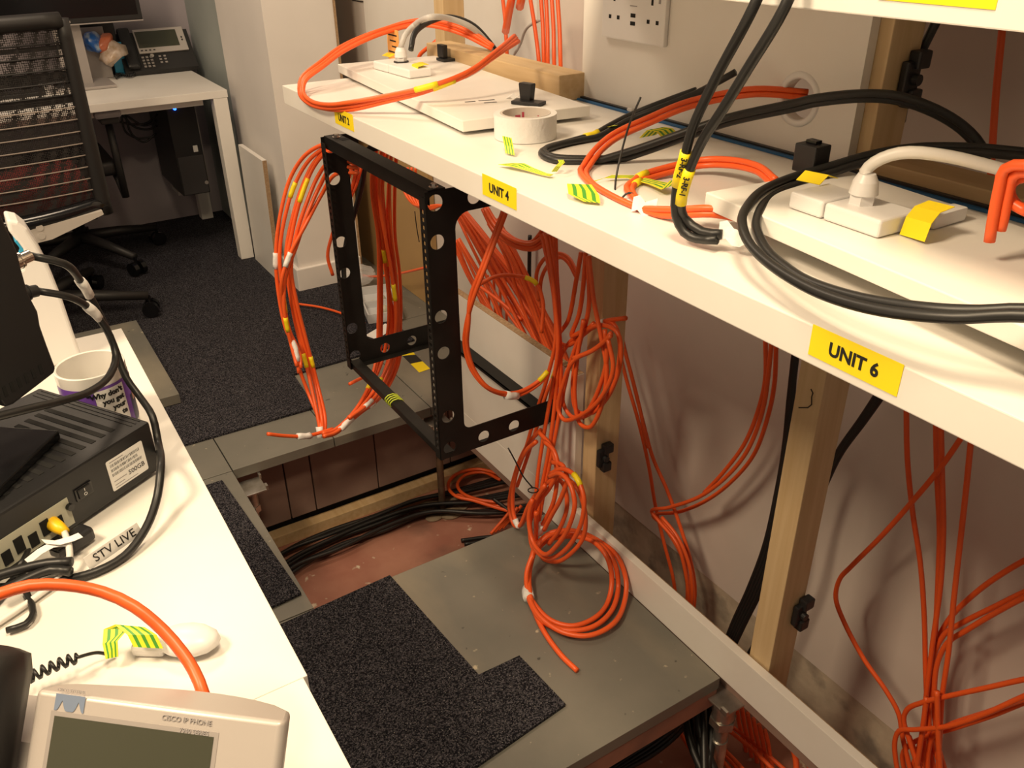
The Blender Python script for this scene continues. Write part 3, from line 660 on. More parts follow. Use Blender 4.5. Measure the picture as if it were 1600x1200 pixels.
# outlet blocks with glands
def outlet(base, z, pts_front, label, depth, seg, h):
    l, r_ = PZ(*pts_front[0], z), PZ(*pts_front[1], z); U = (r_ - l); L = U.length; U.normalize(); N = Vector((-U.y, U.x, 0))
    if N.x < 0: N = -N
    o = empty('outlet_block', l, label, 'socket')
    x = 0
    for s in seg:
        e = MB().prism([(x + .001, 0), (x + s * L - .001, 0), (x + s * L - .001, depth), (x + .001, depth)], l + Vector((0, 0, .0005)), U, N, (0, 0, 1), h).out('block', M['white_plastic'], o); bevel_obj(e, .003, 3)
        x += s * L
    return o, l, U, N, L
def gland(parent, px, py, y_or, z0, sc=1.0):
    c = PZ(px, py, z0)
    g = MB().cyl(c, c + Vector((0, 0, .010 * sc)), .0125 * sc, n=6).cyl(c + Vector((0, 0, .010 * sc)), c + Vector((0, 0, .022 * sc)), .0135 * sc, .0115 * sc, n=20).cyl(c + Vector((0, 0, .022 * sc)), c + Vector((0, 0, .029 * sc)), .0115 * sc, .008 * sc, n=20)
    g.out('cable_gland', M['white_plastic'], parent, auto=True)
    return c + Vector((0, 0, .026 * sc))
ob2, l, U, N, L = outlet(b2, BZ, ((583, 108), (640, 124)), 'white outlet block with a cable gland on the first loose board', .05, (.42, .58), .016)
g2 = gland(ob2, 627, 97, 0, BZ + .016, .95)
MB().cyl(PZ(627, 97, BZ + .0165), PZ(627, 97, BZ + .0165) + Vector((0, 0, .002)), .015, n=20).out('gland_seal', M['black'], ob2)
ob6, l, U, N, L = outlet(b6, BZ6, ((1229, 325), (1372, 375)), 'white outlet block with a white cable gland on the near loose board', .055, (.40, .60), .017)
g6 = gland(ob6, 1346, 318, 0, BZ6 + .017, 1.0)
def tapebit(pts, wv, label, mat_='yellow', group=None):
    return ribbon(pts, wv, mat_, 'yellow_tape' if mat_ == 'yellow' else 'earth_tape', label=label, cat='tape', group=group)
c = PZ(648, 118, BZ + .002); tapebit([c + Vector((0, 0, 0)), c + Vector((.002, 0, .018)), c + Vector((.02, .004, .0195)), c + Vector((.03, .01, .018))], Vector((-.004, -.034, 0)), 'folded yellow tape over the outlet block on the first loose board')
c = PZ(603, 88, BZ + .018); tapebit([c, c + Vector((.014, .004, .004)), c + Vector((.024, .002, .002))], Vector((.004, -.03, .0)), 'yellow tape stuck on the back of the outlet block on the first loose board')
c = PZ(1425, 372, BZ6 + .002); tapebit([c, c + Vector((.004, 0, .016)), c + Vector((.02, .004, .022)), c + Vector((.034, .0, .026))], Vector((-.004, -.028, .002)), 'folded yellow tape over the end of the outlet block on the near loose board')
c = PZ(1262, 285, BZ6 + .018); tapebit([c, c + Vector((.012, .0, .008)), c + Vector((.022, -.004, .004))], Vector((0, -.03, .002)), 'yellow tape stuck on the back of the outlet block on the near loose board')
c = PZ(1440, 355, BZ6); MB().box((c.x, c.y - .012, BZ6 + .0005), (c.x + .05, c.y + .004, BZ6 + .014), bev=.002).out('end_cap', M['white_plastic'], ob6)
# black plugs behind the blocks
c = PZ(645, 98, BZ + .0005); pk = empty('black_plug', c, 'small black plug clip behind the outlet block on the first loose board', 'plug')
MB().box((c.x + .055, c.y - .035, BZ + .0005), (c.x + .085, c.y + .0, BZ + .006), bev=.001).out('foot', M['black'], pk); MB().box((c.x + .06, c.y - .022, BZ + .006), (c.x + .072, c.y + .004, BZ + .032), bev=.002).out('grip', M['black'], pk)
c = PX(1256, 290, .79); pk = empty('black_plug', (c.x, c.y, BZ6), 'square black plug behind the outlet block on the near loose board', 'plug')
MB().box((c.x - .004, c.y - .012, BZ6 + .0005), (c.x + .022, c.y + .018, BZ6 + .032), bev=.002).out('body', M['black'], pk); MB().box((c.x + .004, c.y - .004, BZ6 + .0322), (c.x + .014, c.y + .010, BZ6 + .036)).out('cap', M['black_gloss'], pk)
# sticky note
c = PX(615, 75, .80); nt_ = empty('sticky_note', c, 'orange sticky note with handwriting behind the first outlet block', 'note')
MO = mat('orange_note', (.85, .42, .12), .6)
b_ = PX(600, 78, .79); t_ = PX(600, 42, .80)
nz = t_.z - BZ
MB().box((.795, c.y - .035, BZ + .0005), (.797, c.y + .018, t_.z)).out('paper', MO, nt_)
for i in range(4): MB().box((.7944, c.y - .03 + .006 * (i % 2), t_.z - .012 - i * .011), (.7949, c.y + .012 - .008 * (i % 3), t_.z - .0095 - i * .011)).out('handwriting', M['ink'], nt_)

# ------------------------------------------------------------------ tape roll
c = PZ(821, 214, SZ); c.z = SZ
tr = empty('tape_roll', c, 'roll of white tape with a red printed core on the worktop', 'tape')
TR, TH = .0475, .036
MB().lathe([(TR - .009, .0008), (TR, .0008), (TR, TH), (TR - .009, TH), (TR - .009, .0008)], c, 48).out('tape', M['tape_white'], tr, auto=True)
MB().lathe([(TR - .0128, .0005), (TR - .0092, .0005), (TR - .0092, TH + .0005), (TR - .0128, TH + .0005), (TR - .0128, .0005)], c, 48).out('core', mat('card_core', (.62, .56, .50), .7), tr, auto=True)
b_ = MB()
for a0, a1, z0, z1 in ((70, 84, .012, .026), (60, 66, .02, .03), (30, 40, .012, .02), (100, 108, .014, .024), (20, 24, .008, .026), (110, 126, .018, .022)):
    n = 5; vs = [[b_.bm.verts.new(c + Vector(((TR - .0131) * math.cos(math.radians(a0 + (a1 - a0) * i / n)), (TR - .0131) * math.sin(math.radians(a0 + (a1 - a0) * i / n)), z))) for i in range(n + 1)] for z in (z0, z1)]
    for i in range(n): b_.bm.faces.new((vs[0][i], vs[0][i + 1], vs[1][i + 1], vs[1][i]))
b_.out('core_print', M['red_ink'], tr)

# ------------------------------------------------------------------ cables on the worktop
LBL_U2 = 'orange cable in the coil looping over the first yellow unit sticker'
bundle([(770, 74, 'x', .95, 3), (715, 44, 'x', .90, 9), (655, 36, 'x', .85, 8), (602, 48, 'x', .78, 6), (540, 74, 'x', .68, 5), (502, 101, 'x', .61, 4), (474, 124, 'x', .565, 4), (471, 145, 'x', .55, 5), (484, 159, 'x', .545, 5), (515, 167, 'x', .545, 6), (550, 165, 'x', .562, 6), (600, 155, 'x', .602, 4), (657, 142, 'x', .645, 4), (702, 127, 'x', .69, 4), (740, 109, 'x', .735, 4), (777, 82, 'x', .79, 4), (807, 60, 'x', .85, 5)], 4, LBL_U2, 'coil by the first unit sticker', r=.0039, drift=.35, dj=.006, seed=3, marks=[(665, 140, .03, 'y'), (695, 133, .03, 'y'), (740, 109, .03, 'w')], every=.45)
cable([tuple(g2), (632, 57, 'x', g2.x + .01), (647, 40, 'x', g2.x + .04), (672, 27, 'x', .80), (702, 29, 'x', .86), (735, 42, 'x', .91), (757, 62, 'x', .95), (768, 78, 'x', .975)], 'pale grey cable rising from the gland on the first loose board', r=.0058, m='grey_cable')
cable([(642, 78, 'x', .76), (648, 52, 'x', .78), (672, 34, 'x', .83), (705, 27, 'x', .89), (740, 40, 'x', .94), (765, 66, 'x', .97), (778, 84, 'x', .99)], 'black cable arching beside the pale grey cable behind the first loose board', r=.0055, m='black_cable')
cable([(.70, 1.10, UZ + .048), (.62, 1.08, UZ + .050), (799, -14, 'x', .582), (795, 20, 'x', .59), (790, 49, 'x', .60)], 'short cut end of orange cable hanging above the first unit', 'cut orange ends above the first unit', r=.0050)
cable([(.70, 1.06, UZ + .048), (.62, 1.045, UZ + .050), (815, -14, 'x', .582), (812, 11, 'x', .59)], 'short cut end of orange cable hanging above the first unit', 'cut orange ends above the first unit', r=.0050)
UPL = 'orange cable running down the wall above the back of the worktop'
for i, (a_, b_) in enumerate((((785, -6), (791, 62)), ((828, -6), (842, 96)), ((845, -6), (850, 98)), ((853, -6), (856, 100)), ((862, -6), (866, 101)), ((871, -6), (876, 102)))):
    cable([(a_[0], a_[1], 'x', 1.20), ((a_[0] + b_[0]) / 2 + 1, (a_[1] + b_[1]) / 2, 'x', 1.19), (b_[0], b_[1], 'x', 1.18), (b_[0] + 6, b_[1] + 120, 'x', 1.20)], UPL, 'orange cables behind the worktop', r=.0048)
for i, (a_, b_) in enumerate((((672, 80), (692, 50)), ((678, 84), (690, 52)), ((684, 84), (694, 56)), ((655, 88), (690, 54)))):
    cable([(a_[0], a_[1] + 15, 'x', 1.02), (a_[0], a_[1], 'x', 1.02), (b_[0], b_[1], 'x', 1.06), (b_[0] + 12, b_[1] - 60, 'x', 1.1)], 'orange cable rising behind the back batten near the white column', 'orange cables rising by the far post', r=.005)
cable([(845, 30, 'x', 1.20), (822, 45, 'x', 1.21), (812, 70, 'x', 1.22), (800, 90, 'x', 1.22)], 'thin grey wire on the wall above the back batten', r=.004, m='grey_cable')
cable([(550, 0, 'x', 1.317), (590, 6, 'x', 1.317), (630, 16, 'x', 1.317), (655, 25, 'x', 1.317), (655, -6, 'x', 1.317)], 'thin black wire curving across the wall beside the white column', r=.0018, m='black_cable')
# big black pair hanging from the shelf above
for i, pts in enumerate(([(1184, -4), (1117, 125), (1083, 198), (1069, 249), (1058, 290), (1056, 335), (1069, 363), (1089, 373), (1120, 375)], [(1233, -4), (1165, 113), (1126, 176), (1097, 221), (1073, 278), (1064, 318), (1069, 341), (1097, 362), (1128, 366)])):
    xs = [.575 + .005 * i, .577, .58, .585, .588, .592, .595 + .004 * i, .60 + .004 * i, .605 + .006 * i]
    h0 = PX(*pts[0], xs[0])
    o, path = cable([(.80, h0.y + .10, UZ + .046), (.68, h0.y + .05, UZ + .048), (.605, h0.y + .015, UZ + .050)] + [(a_[0], a_[1], 'x', x) for a_, x in zip(pts, xs)], ('black cable hanging over the shelf edge with a lettered yellow marker, upper of its pair', 'black cable hanging over the shelf edge with a lettered yellow marker, lower of its pair')[i], 'black pair hanging over the upper shelf', r=.0050, m='black_cable', marks=[((1067, 262, .032, 'y') if i == 0 else (1070, 296, .032, 'y'))])
    k_ = min(range(len(path)), key=lambda q: abs(proj(path[q])[1] - (262 if i == 0 else 296))); T = (path[k_ + 2] - path[k_ - 2]).normalized(); tc = (CAM - path[k_]).normalized(); U = T; V = tc.cross(U).normalized()
    text('lettering', ('3-RF-2', '3-RF-1')[i], .0085, path[k_] + tc * .0078, U, V, M['ink'], o.children[0], bold=.0002)
c = PX(1130, 364, .612); wt = ribbon([c + Vector((.002 * k_, -.008 * k_ + .006, .004 * math.sin(k_ * 1.9))) for k_ in range(6)], [Vector((.004, .004, .018 - .001 * k_)) for k_ in range(6)], 'tape_white', 'white_tape', label='white tape wrapped round the end of the hanging black pair', cat='tape')
# black loop resting on the worktop
for i in range(2):
    s = 1 if i else -1; e = 4 * s
    A_ = [(1148, 110, .945), (1089, 142, .92), (1055, 156, .90), (984, 184, .855), (936, 210, .80), (885, 237, .735), (853, 255, .69), (848, 264, .675), (866, 270, .67), (913, 262, .70), (998, 236, .76), (1083, 206, .815), (1140, 187, .845), (1250, 163, .89), (1269, 158, .895), (1348, 150, .92), (1405, 154, .94), (1462, 174, .965), (1504, 200, .985), (1530, 229, .995), (1540, 262, 1.0)]
    pts = []
    for j, (a_, b_, x) in enumerate(A_):
        q, r_ = A_[max(j - 1, 0)], A_[min(j + 1, len(A_) - 1)]; dx, dy = r_[0] - q[0], r_[1] - q[1]; Ln = math.hypot(dx, dy)
        off = (e if j > 4 else 1.5 * e / 4 * 2) * (-1 if 4 < j < 9 else 1) * (.75 if j in (6, 7, 8) else 1); pts.append((a_ - dy / Ln * off, b_ + dx / Ln * off, 'x', x + .004 * s))
    if i: pts[0] = (1088, 141, 'x', .92); pts = [pts[0]] + pts[2:]
    cable(pts, ('long black cable of the pair looped on the worktop past the round hole', 'black cable with a yellow marker, looped on the worktop past the round hole')[i], 'black pair looped on the worktop', r=.0050, m='black_cable', floor=SZ, marks=[(924, 214, .028, 'y')] if i else [])
cable([(1089, 143, 'x', .918), (1112, 131, 'x', .93)], 'stripped pale core at the cut end of the looped black cable', r=.0035, m='white_cable')
# black loop at the near board
for i, A_ in enumerate(([(1608, 238, .95), (1518, 230, .92), (1433, 230, .885), (1362, 241, .85), (1292, 261, .80), (1235, 278, .745), (1192, 297, .69), (1168, 322, .64), (1159, 345, .605), (1167, 374, .585), (1187, 399, .572), (1235, 434, .556), (1292, 462, .548), (1377, 485, .543), (1490, 496, .55), (1608, 494, .57)],
                        [(1608, 246, .945), (1518, 238, .915), (1433, 240, .88), (1362, 251, .845), (1298, 270, .80), (1246, 288, .75), (1206, 308, .70), (1187, 330, .65), (1182, 357, .615), (1199, 392, .59), (1225, 416, .575), (1263, 440, .563), (1348, 467, .553), (1462, 483, .556), (1530, 486, .565), (1608, 484, .58)])):
    cable([(a_, b_, 'x', x) for a_, b_, x in A_] + [(.63 + .008 * i, .12 + .012 * i, 1.085), (.74, .045 + .015 * i, 1.10), (.86, .06 + .012 * i, 1.10), (.945, .19 + .01 * i, 1.095), tuple(PX(A_[0][0], A_[0][1], A_[0][2]))], ('outer black cable of the wide loop over the near loose board', 'inner black cable of the wide loop over the near loose board')[i], 'wide black loop at the near loose board', r=.0048, m='black_cable')
cable([tuple(g6), (1352, 268, 'x', g6.x + .001), (1366, 254, 'x', g6.x + .005), (1390, 243, 'x', g6.x + .012), (1420, 238, 'x', g6.x + .02), (1480, 244, 'x', g6.x + .04), (1540, 258, 'x', g6.x + .06), (1608, 276, 'x', g6.x + .08)], 'white cable rising from the gland on the near loose board', r=.0058, m='white_cable')
cable([(1566, 45, 'x', 1.25), (1556, 150, 'x', 1.25), (1549, 258, 'x', 1.25), (1545, 330, 'x', 1.25)], 'single orange cable hanging on the wall behind the near loose board', r=.0052)
cable([(1465, 30, 'x', 1.05), (1440, 80, 'x', 1.05), (1425, 112, 'x', 1.045), (1415, 150, 'x', 1.045), (1408, 190, 'x', 1.05)], 'black cable clipped to the post above the worktop', r=.006, m='black_cable')
# orange coil at the near end of the worktop
LO = 'orange cable hanging in a coil over the near loose board'
for i, A_ in enumerate(([(1608, 258), (1570, 264), (1562, 290), (1552, 340), (1546, 378)], [(1608, 268), (1582, 276), (1575, 300), (1568, 340), (1563, 360)], [(1608, 262), (1572, 280), (1570, 300), (1585, 320), (1608, 332)], [(1608, 275), (1580, 288), (1578, 305), (1590, 322), (1608, 328)])):
    cable(([(.80 + .01 * i, .06, 1.07), (.74, .16, 1.10)] if i < 2 else [(.78, .10, 1.07), (.73, .17, 1.09)]) + [(a_, b_, 'x', .70 + .006 * i) for a_, b_ in A_], LO, 'orange coil at the near end of the worktop', r=.0046)
# orange loops beside the black loop
A1 = [(1262, 148, .985), (1182, 143, .93), (1126, 151, .90), (1069, 165, .86), (1012, 189, .81), (959, 214, .755), (924, 247, .70), (911, 275, .668), (921, 299, .645), (953, 317, .632), (998, 329, .628), (1055, 332, .634), (1112, 330, .648), (1150, 336, .665), (1185, 345, .68)]
for i in range(2):
    s = (-1, 1)[i]
    pts = []
    for j, (a_, b_, x) in enumerate(A1):
        q, r_ = A1[max(j - 1, 0)], A1[min(j + 1, len(A1) - 1)]; dx, dy = r_[0] - q[0], r_[1] - q[1]; Ln = math.hypot(dx, dy); off = -4.5 * s
        pts.append((a_ - dy / Ln * off, b_ + dx / Ln * off, 'x', x))
    cable(pts, ('outer orange cable looping from the round hole across the worktop', 'inner orange cable looping from the round hole across the worktop')[i], 'orange loop from the round hole', r=.0039, floor=SZ)
A2 = [(1209, 284, .755), (1182, 263, .79), (1140, 254, .80), (1098, 254, .79), (1041, 266, .745), (998, 281, .70), (983, 300, .67), (991, 315, .65), (1006, 325, .64)]
for i in range(2):
    pts = []
    for j, (a_, b_, x) in enumerate(A2):
        q, r_ = A2[max(j - 1, 0)], A2[min(j + 1, len(A2) - 1)]; dx, dy = r_[0] - q[0], r_[1] - q[1]; Ln = math.hypot(dx, dy); off = (-4.5, 4.5)[i]
        pts.append((a_ - dy / Ln * off, b_ + dx / Ln * off, 'x', x))
    cable(pts, ('outer orange cable of the short looped pair with yellow markers', 'inner orange cable of the short looped pair with yellow markers')[i], 'short orange pair on the worktop', r=.0039, floor=SZ, marks=[((1008, 283) if i else (990, 279)) + (.012, 'y')])
c = PZ(1005, 326, SZ + .006); ribbon([c + Vector((.003 * k_ - .006, -.007 * k_ + .012, .003 + .004 * math.sin(k_ * 2.1))) for k_ in range(5)], [Vector((.004, .002, .016)) for k_ in range(5)], 'tape_white', 'white_tape', label='crumpled white tape on the end of the short orange pair', cat='tape')
cable([(1001, 152, 'x', .70), (985, 190, 'x', .695), (973, 230, 'x', .685), (964, 270, 'x', .672), (961, 295, 'x', .66), (966, 315, 'x', .645), (970, 321, 'x', .64)], 'tail of the black cable tie standing up from the orange coil', r=.0013, m='black_cable', name='cable_tie')
cable([(967, 322, 'x', .636), (973, 308, 'x', .642), (983, 301, 'x', .648), (992, 306, 'x', .652), (990, 322, 'x', .645), (975, 330, 'x', .634), (968, 323, 'x', .635)], 'black cable tie strap round the orange coil', r=.0013, m='black_cable', name='cable_tie')
MB().box(*(PX(969, 322, .634) - Vector((.003, .003, .003)), PX(969, 322, .634) + Vector((.003, .003, .003))), bev=.0008).out('tie_head', M['black'], label='black cable tie head on the orange coil', cat='cable tie')
# green and yellow tape ends
def earth(pxs, z, wv, label, hs=None):
    P = [PZ(a_, b_, z + (hs[i] if hs else 0)) for i, (a_, b_) in enumerate(pxs)]
    return ribbon(P, wv, 'earth', 'earth_tape', label=label, cat='tape')
earth([(797, 241), (795, 228), (792, 214)], SZ + .003, Vector((.004, -.018, 0)), 'short green and yellow tape standing by the tape roll', [0, .008, .018])
earth([(790, 256), (810, 258), (830, 265), (850, 272), (862, 274)], SZ + .003, [Vector((.016, -.012, .002)), Vector((.014, -.008, .004)), Vector((.006, -.004, .004)), Vector((.006, -.004, .002)), Vector((.008, .004, .0))], 'green and yellow tape strip lying under the bend of the black loop', [.002, .005, .003, .001, .001])
earth([(866, 268), (872, 260), (878, 254), (876, 250)], SZ + .004, Vector((.006, -.004, 0)), 'small curl of green and yellow tape inside the bend of the black loop', [0, .008, .010, .012])
earth([(905, 288), (912, 304), (925, 316)], SZ + .004, [Vector((.022, -.020, 0)), Vector((.026, -.026, 0)), Vector((.012, -.016, 0))], 'wide green and yellow tape flag under the orange loop', [.010, .004, .0])
earth([(925, 284), (950, 276), (985, 276), (1020, 285), (1045, 292), (1055, 282)], SZ + .003, [Vector((.010, -.002, 0)), Vector((.012, 0, .002)), Vector((.010, 0, .002)), Vector((.014, 0, .002)), Vector((.020, -.004, .004)), Vector((.012, -.006, 0))], 'long green and yellow tape strip lying inside the orange loop', [0, .003, .002, .004, .008, .012])
for px_, py_, lb_ in ((1030, 205, 'bunched green and yellow tape behind the black loop'), (950, 200, 'green and yellow tape end behind the orange loop')):
    earth([(px_ - 18, py_ + 8), (px_ - 6, py_ - 4), (px_ + 8, py_ - 2), (px_ + 16, py_ + 6)] if px_ > 1000 else [(px_ - 4, py_), (px_ + 8, py_ - 3), (px_ + 16, py_ - 6)], SZ + .006, Vector((.022, -.012, .004)) if px_ > 1000 else Vector((.008, -.002, 0)), lb_, [0, .014, .012, .002])
cable([(982, 171, 'x', .935), (990, 172, 'x', .93)], 'small metal peg in front of the upright white board', r=.003, m='grey_cable', name='metal_peg')

# ------------------------------------------------------------------ cables below the worktop
# draped bundle over the far rack frame
L1 = 'orange cable draped over the far frame of the rack, hanging outside it'
G1 = 'cables draped outside the rack'
for i, A_ in enumerate(([(565, 232), (525, 222), (482, 238), (455, 275), (438, 335), (431, 395), (434, 450), (447, 515), (462, 545), (467, 583)],
                        [(565, 236), (525, 226), (487, 246), (462, 285), (445, 340), (437, 395), (441, 450), (452, 515), (468, 552), (470, 575)],
                        [(565, 240), (525, 228), (492, 252), (472, 292), (457, 340), (447, 395), (452, 452), (464, 515), (482, 585), (498, 660), (502, 684)],
                        [(565, 246), (520, 235), (492, 258), (470, 310), (455, 370), (449, 410), (458, 470), (472, 530), (492, 600), (503, 655), (505, 684)],
                        [(560, 256), (520, 250), (497, 275), (478, 320), (462, 370), (455, 420), (463, 470), (478, 530), (496, 600), (508, 655), (507, 684)],
                        [(560, 262), (520, 262), (500, 290), (480, 335), (463, 385), (447, 430), (444, 480), (456, 540), (480, 610), (500, 660), (503, 680)],
                        [(560, 270), (525, 272), (502, 305), (478, 350), (452, 400), (440, 440), (446, 500), (458, 550), (464, 572)])):
    n_ = len(A_); ys = [1.80, 1.86, 1.92] + [1.95 - .008 * i] * (n_ - 6) + [1.93, 1.90, 1.88]
    if A_[-1][1] > 640: ys[-3:] = [1.90, 1.83, 1.81]
    mk = [[(442, 405, .035, 'w'), (463, 550, .05, 'w')], [(468, 300, .03, 'y'), (440, 480, .03, 'y')], [(478, 565, .03, 'y'), (503, 684, .02, 'w', 1.6)], [(474, 295, .05, 'y')], [(485, 568, .03, 'y')], [(447, 505, .03, 'y')], [(445, 405, .03, 'w')]][i]
    cable([(a_, b_, 'y', y) for (a_, b_), y in zip(A_, ys)], L1, G1, r=.0047, marks=mk)
# inner bundle seen through the rack
L2 = 'orange cable in the bundle hanging inside the rack'
bundle([(596, 232, 'y', 1.86, 14), (592, 300, 'y', 1.90, 17), (598, 370, 'y', 1.92, 13), (604, 430, 'y', 1.93, 15), (610, 500, 'y', 1.93, 17), (606, 560, 'y', 1.92, 16), (588, 605, 'y', 1.88, 14), (556, 645, 'y', 1.82, 6), (524, 674, 'y', 1.78, 4), (505, 680, 'y', 1.76, 3)], 7, L2, 'bundle inside the rack', r=.0047, dj=.03, seed=11, drift=.3, marks=[(604, 400, .03, 'y'), (600, 462, .04, 'y'), (617, 550, .03, 'y'), (535, 662, .045, 'w'), (585, 600, .03, 'y')], every=.35)
bundle([(612, 240, 'y', 1.86, 16), (606, 300, 'y', 1.90, 17), (606, 370, 'y', 1.92, 12), (612, 430, 'y', 1.93, 12), (618, 500, 'y', 1.93, 10), (616, 560, 'y', 1.92, 9), (600, 605, 'y', 1.88, 8), (585, 625, 'y', 1.82, 5), (570, 636, 'y', 1.79, 3), (545, 653, 'y', 1.76, 2)], 4, L2, 'bundle inside the rack', r=.0046, dj=.03, seed=14, drift=.3, marks=[(605, 405, .03, 'y'), (576, 630, .03, 'w')], every=.5)
cable([(520, 670, 'y', 1.80), (480, 681, 'y', 1.78), (445, 681, 'y', 1.77), (418, 678, 'y', 1.76)], 'orange cable end poking sideways out of the white tape above the pit', r=.0047, marks=[(477, 680, .03, 'w', 1.3)])
cable([(580, 585, 'y', 1.88), (562, 592, 'y', 1.86), (546, 600, 'y', 1.84)], 'cut orange cable end beside the bundle inside the rack', r=.0045)
for i, A_ in enumerate(([(552, 252), (542, 290), (528, 340), (518, 370), (512, 400), (520, 430)], [(560, 252), (548, 300), (537, 330), (529, 352)], [(566, 256), (556, 290), (545, 315), (538, 340)])):
    cable([(a_, b_, 'y', 1.95) for a_, b_ in A_], 'orange cable slanting down behind the far rack frame', 'orange cables behind the far rack frame', r=.0044)
cable([(572, 245, 'y', 1.95), (566, 285, 'y', 1.96), (556, 325, 'y', 1.97), (545, 362, 'y', 1.98), (538, 400, 'y', 2.0), (538, 440, 'y', 2.1), (545, 478, 'z', .014)], 'black cable hanging behind the far rack frame', r=.007, m='black_cable')
for i in range(5):
    cable([(625 + i * 6, 262, 'x', 1.15), (632 + i * 5, 300, 'x', 1.16), (645 + i * 4, 318 + i * 2, 'x', 1.16), (668 + i * 2, 322 + i, 'x', 1.15), (692, 322, 'x', 1.15), (725, 350, 'x', 1.13), (760, 400, 'x', 1.14)], 'orange cable curving low behind the rack against the tan board', 'orange cables curving behind the rack', r=.0045)
cable([(467, 475, 'z', .02), (500, 480, 'z', .02), (535, 490, 'z', .02), (570, 505, 'z', .015)], 'orange cable lying across the carpet behind the rack', r=.0045)
cable([(553, 427, 'x', 1.2), (580, 432, 'x', 1.2), (620, 428, 'x', 1.2), (665, 418, 'x', 1.2)], 'orange cable stretched level behind the rack', r=.0045)
cable([(648, 330, 'y', 1.75), (651, 355, 'y', 1.75), (655, 378, 'y', 1.75)], 'thin black wire dangling behind the rack', r=.0012, m='black_cable')
# thick diagonal run behind the infill board
L3 = 'orange cable in the thick run slanting down behind the white infill board'
bundle([(715, 325, 'x', 1.10, 6), (755, 385, 'x', 1.12, 14), (800, 455, 'x', 1.15, 22), (845, 530, 'x', 1.17, 22), (880, 600, 'x', 1.18, 18), (900, 660, 'x', 1.18, 14)], 16, L3, 'run behind the infill board', r=.0047, dj=.04, seed=21, drift=.25)
bundle([(712, 375, 'x', 1.20, 6), (735, 425, 'x', 1.22, 10), (765, 480, 'x', 1.24, 12), (790, 540, 'x', 1.25, 10)], 7, L3, 'run behind the infill board', r=.0045, dj=.03, seed=22, drift=.3)
bundle([(770, 345, 'x', 1.08, 12), (800, 400, 'x', 1.10, 14), (830, 470, 'x', 1.12, 16), (855, 530, 'x', 1.13, 14), (880, 580, 'x', 1.14, 12)], 7, L3, 'run behind the infill board', r=.0047, dj=.03, seed=23, drift=.3)
L4 = 'orange cable sagging in the coil under the worktop beside the rack'
bundle([(757, 325, 'x', 1.00, 4), (772, 352, 'x', 1.00, 7), (798, 376, 'x', 1.00, 8), (828, 384, 'x', 1.0, 8), (848, 372, 'x', .99, 9), (862, 350, 'x', .98, 8)], 6, L4, 'sagging coil under the worktop', r=.0046, dj=.02, seed=25, drift=.2)
for i in range(4):
    cable([(762 + 9 * i, 430, 'x', 1.27), (764 + 9 * i, 470, 'x', 1.27), (765 + 9 * i, 520, 'x', 1.27), (766 + 9 * i, 560, 'x', 1.27)], 'orange cable running straight down the wall behind the infill board', 'orange cables straight down the wall', r=.0045)
cable([(746, 445, 'x', 1.12), (780, 470, 'x', 1.13), (815, 500, 'x', 1.14)], 'thin orange cable crossing in front of the slanting run', r=.005)
cable([(828, 368, 'x', 1.30), (827, 420, 'x', 1.30), (828, 470, 'x', 1.30)], 'black cable running straight down the wall beside the rack', r=.006, m='black_cable')
# pair of loops to the white tape in front of the rack
for i in range(2):
    e = 5 * i
    cable([(792 - e, 328, 'x', .78), (778 - e, 365, 'x', .77), (757 - e, 420, 'x', .74), (740 - e, 465, 'x', .72), (729 + e * .6, 505, 'x', .71), (726 + e * .8, 540, 'x', .71), (737 + e * .8, 578, 'x', .72), (760 + e * .4, 605, 'x', .74), (790, 617 - e * .5, 'x', .78), (815, 616 - e, 'x', .82), (842, 600 - e, 'x', .86), (856, 585 - e, 'x', .88)], ('orange cable with white tape curving round the near rack frame', 'orange cable with a yellow marker curving round the near rack frame')[i], 'pair curving round the near rack frame', r=.0044, marks=[(803, 620, .03, 'w', 1.5)] if i == 0 else [(855, 582, .025, 'y')])
cable([(748, 445, 'x', .80), (775, 432, 'x', .85), (805, 431, 'x', .90), (835, 440, 'x', .93), (848, 470, 'x', .94), (846, 520, 'x', .93)], 'orange cable arching over beside the near rack frame', r=.0044, marks=[(839, 430, .025, 'y')])
# hanging vertical run to the floor coil
L5 = 'orange cable hanging straight from under the worktop past the rack end'
G5 = 'hanging run in front of the infill board'
vr = [[(853, 366), (862, 420), (868, 480), (872, 540), (862, 610), (848, 690), (840, 745), (836, 800)],
      [(858, 366), (866, 420), (870, 480), (873, 550), (868, 620), (858, 700), (846, 765), (838, 825)],
      [(864, 366), (868, 430), (872, 490), (876, 560), (874, 640), (862, 710), (850, 770), (836, 850)],
      [(868, 366), (870, 430), (874, 500), (870, 570), (852, 620), (838, 670), (822, 720), (808, 760)],
      [(846, 365), (858, 420), (866, 470), (868, 530), (855, 590), (836, 650), (820, 705), (803, 750)]]
for i, A_ in enumerate(vr):
    cable([(a_, b_, 'x', .90 + .006 * i - .0006 * max(0, b_ - 640) * .5) for a_, b_ in A_], L5, G5, r=.0044, marks=[(853, 582, .025, 'y')] if i == 3 else [])
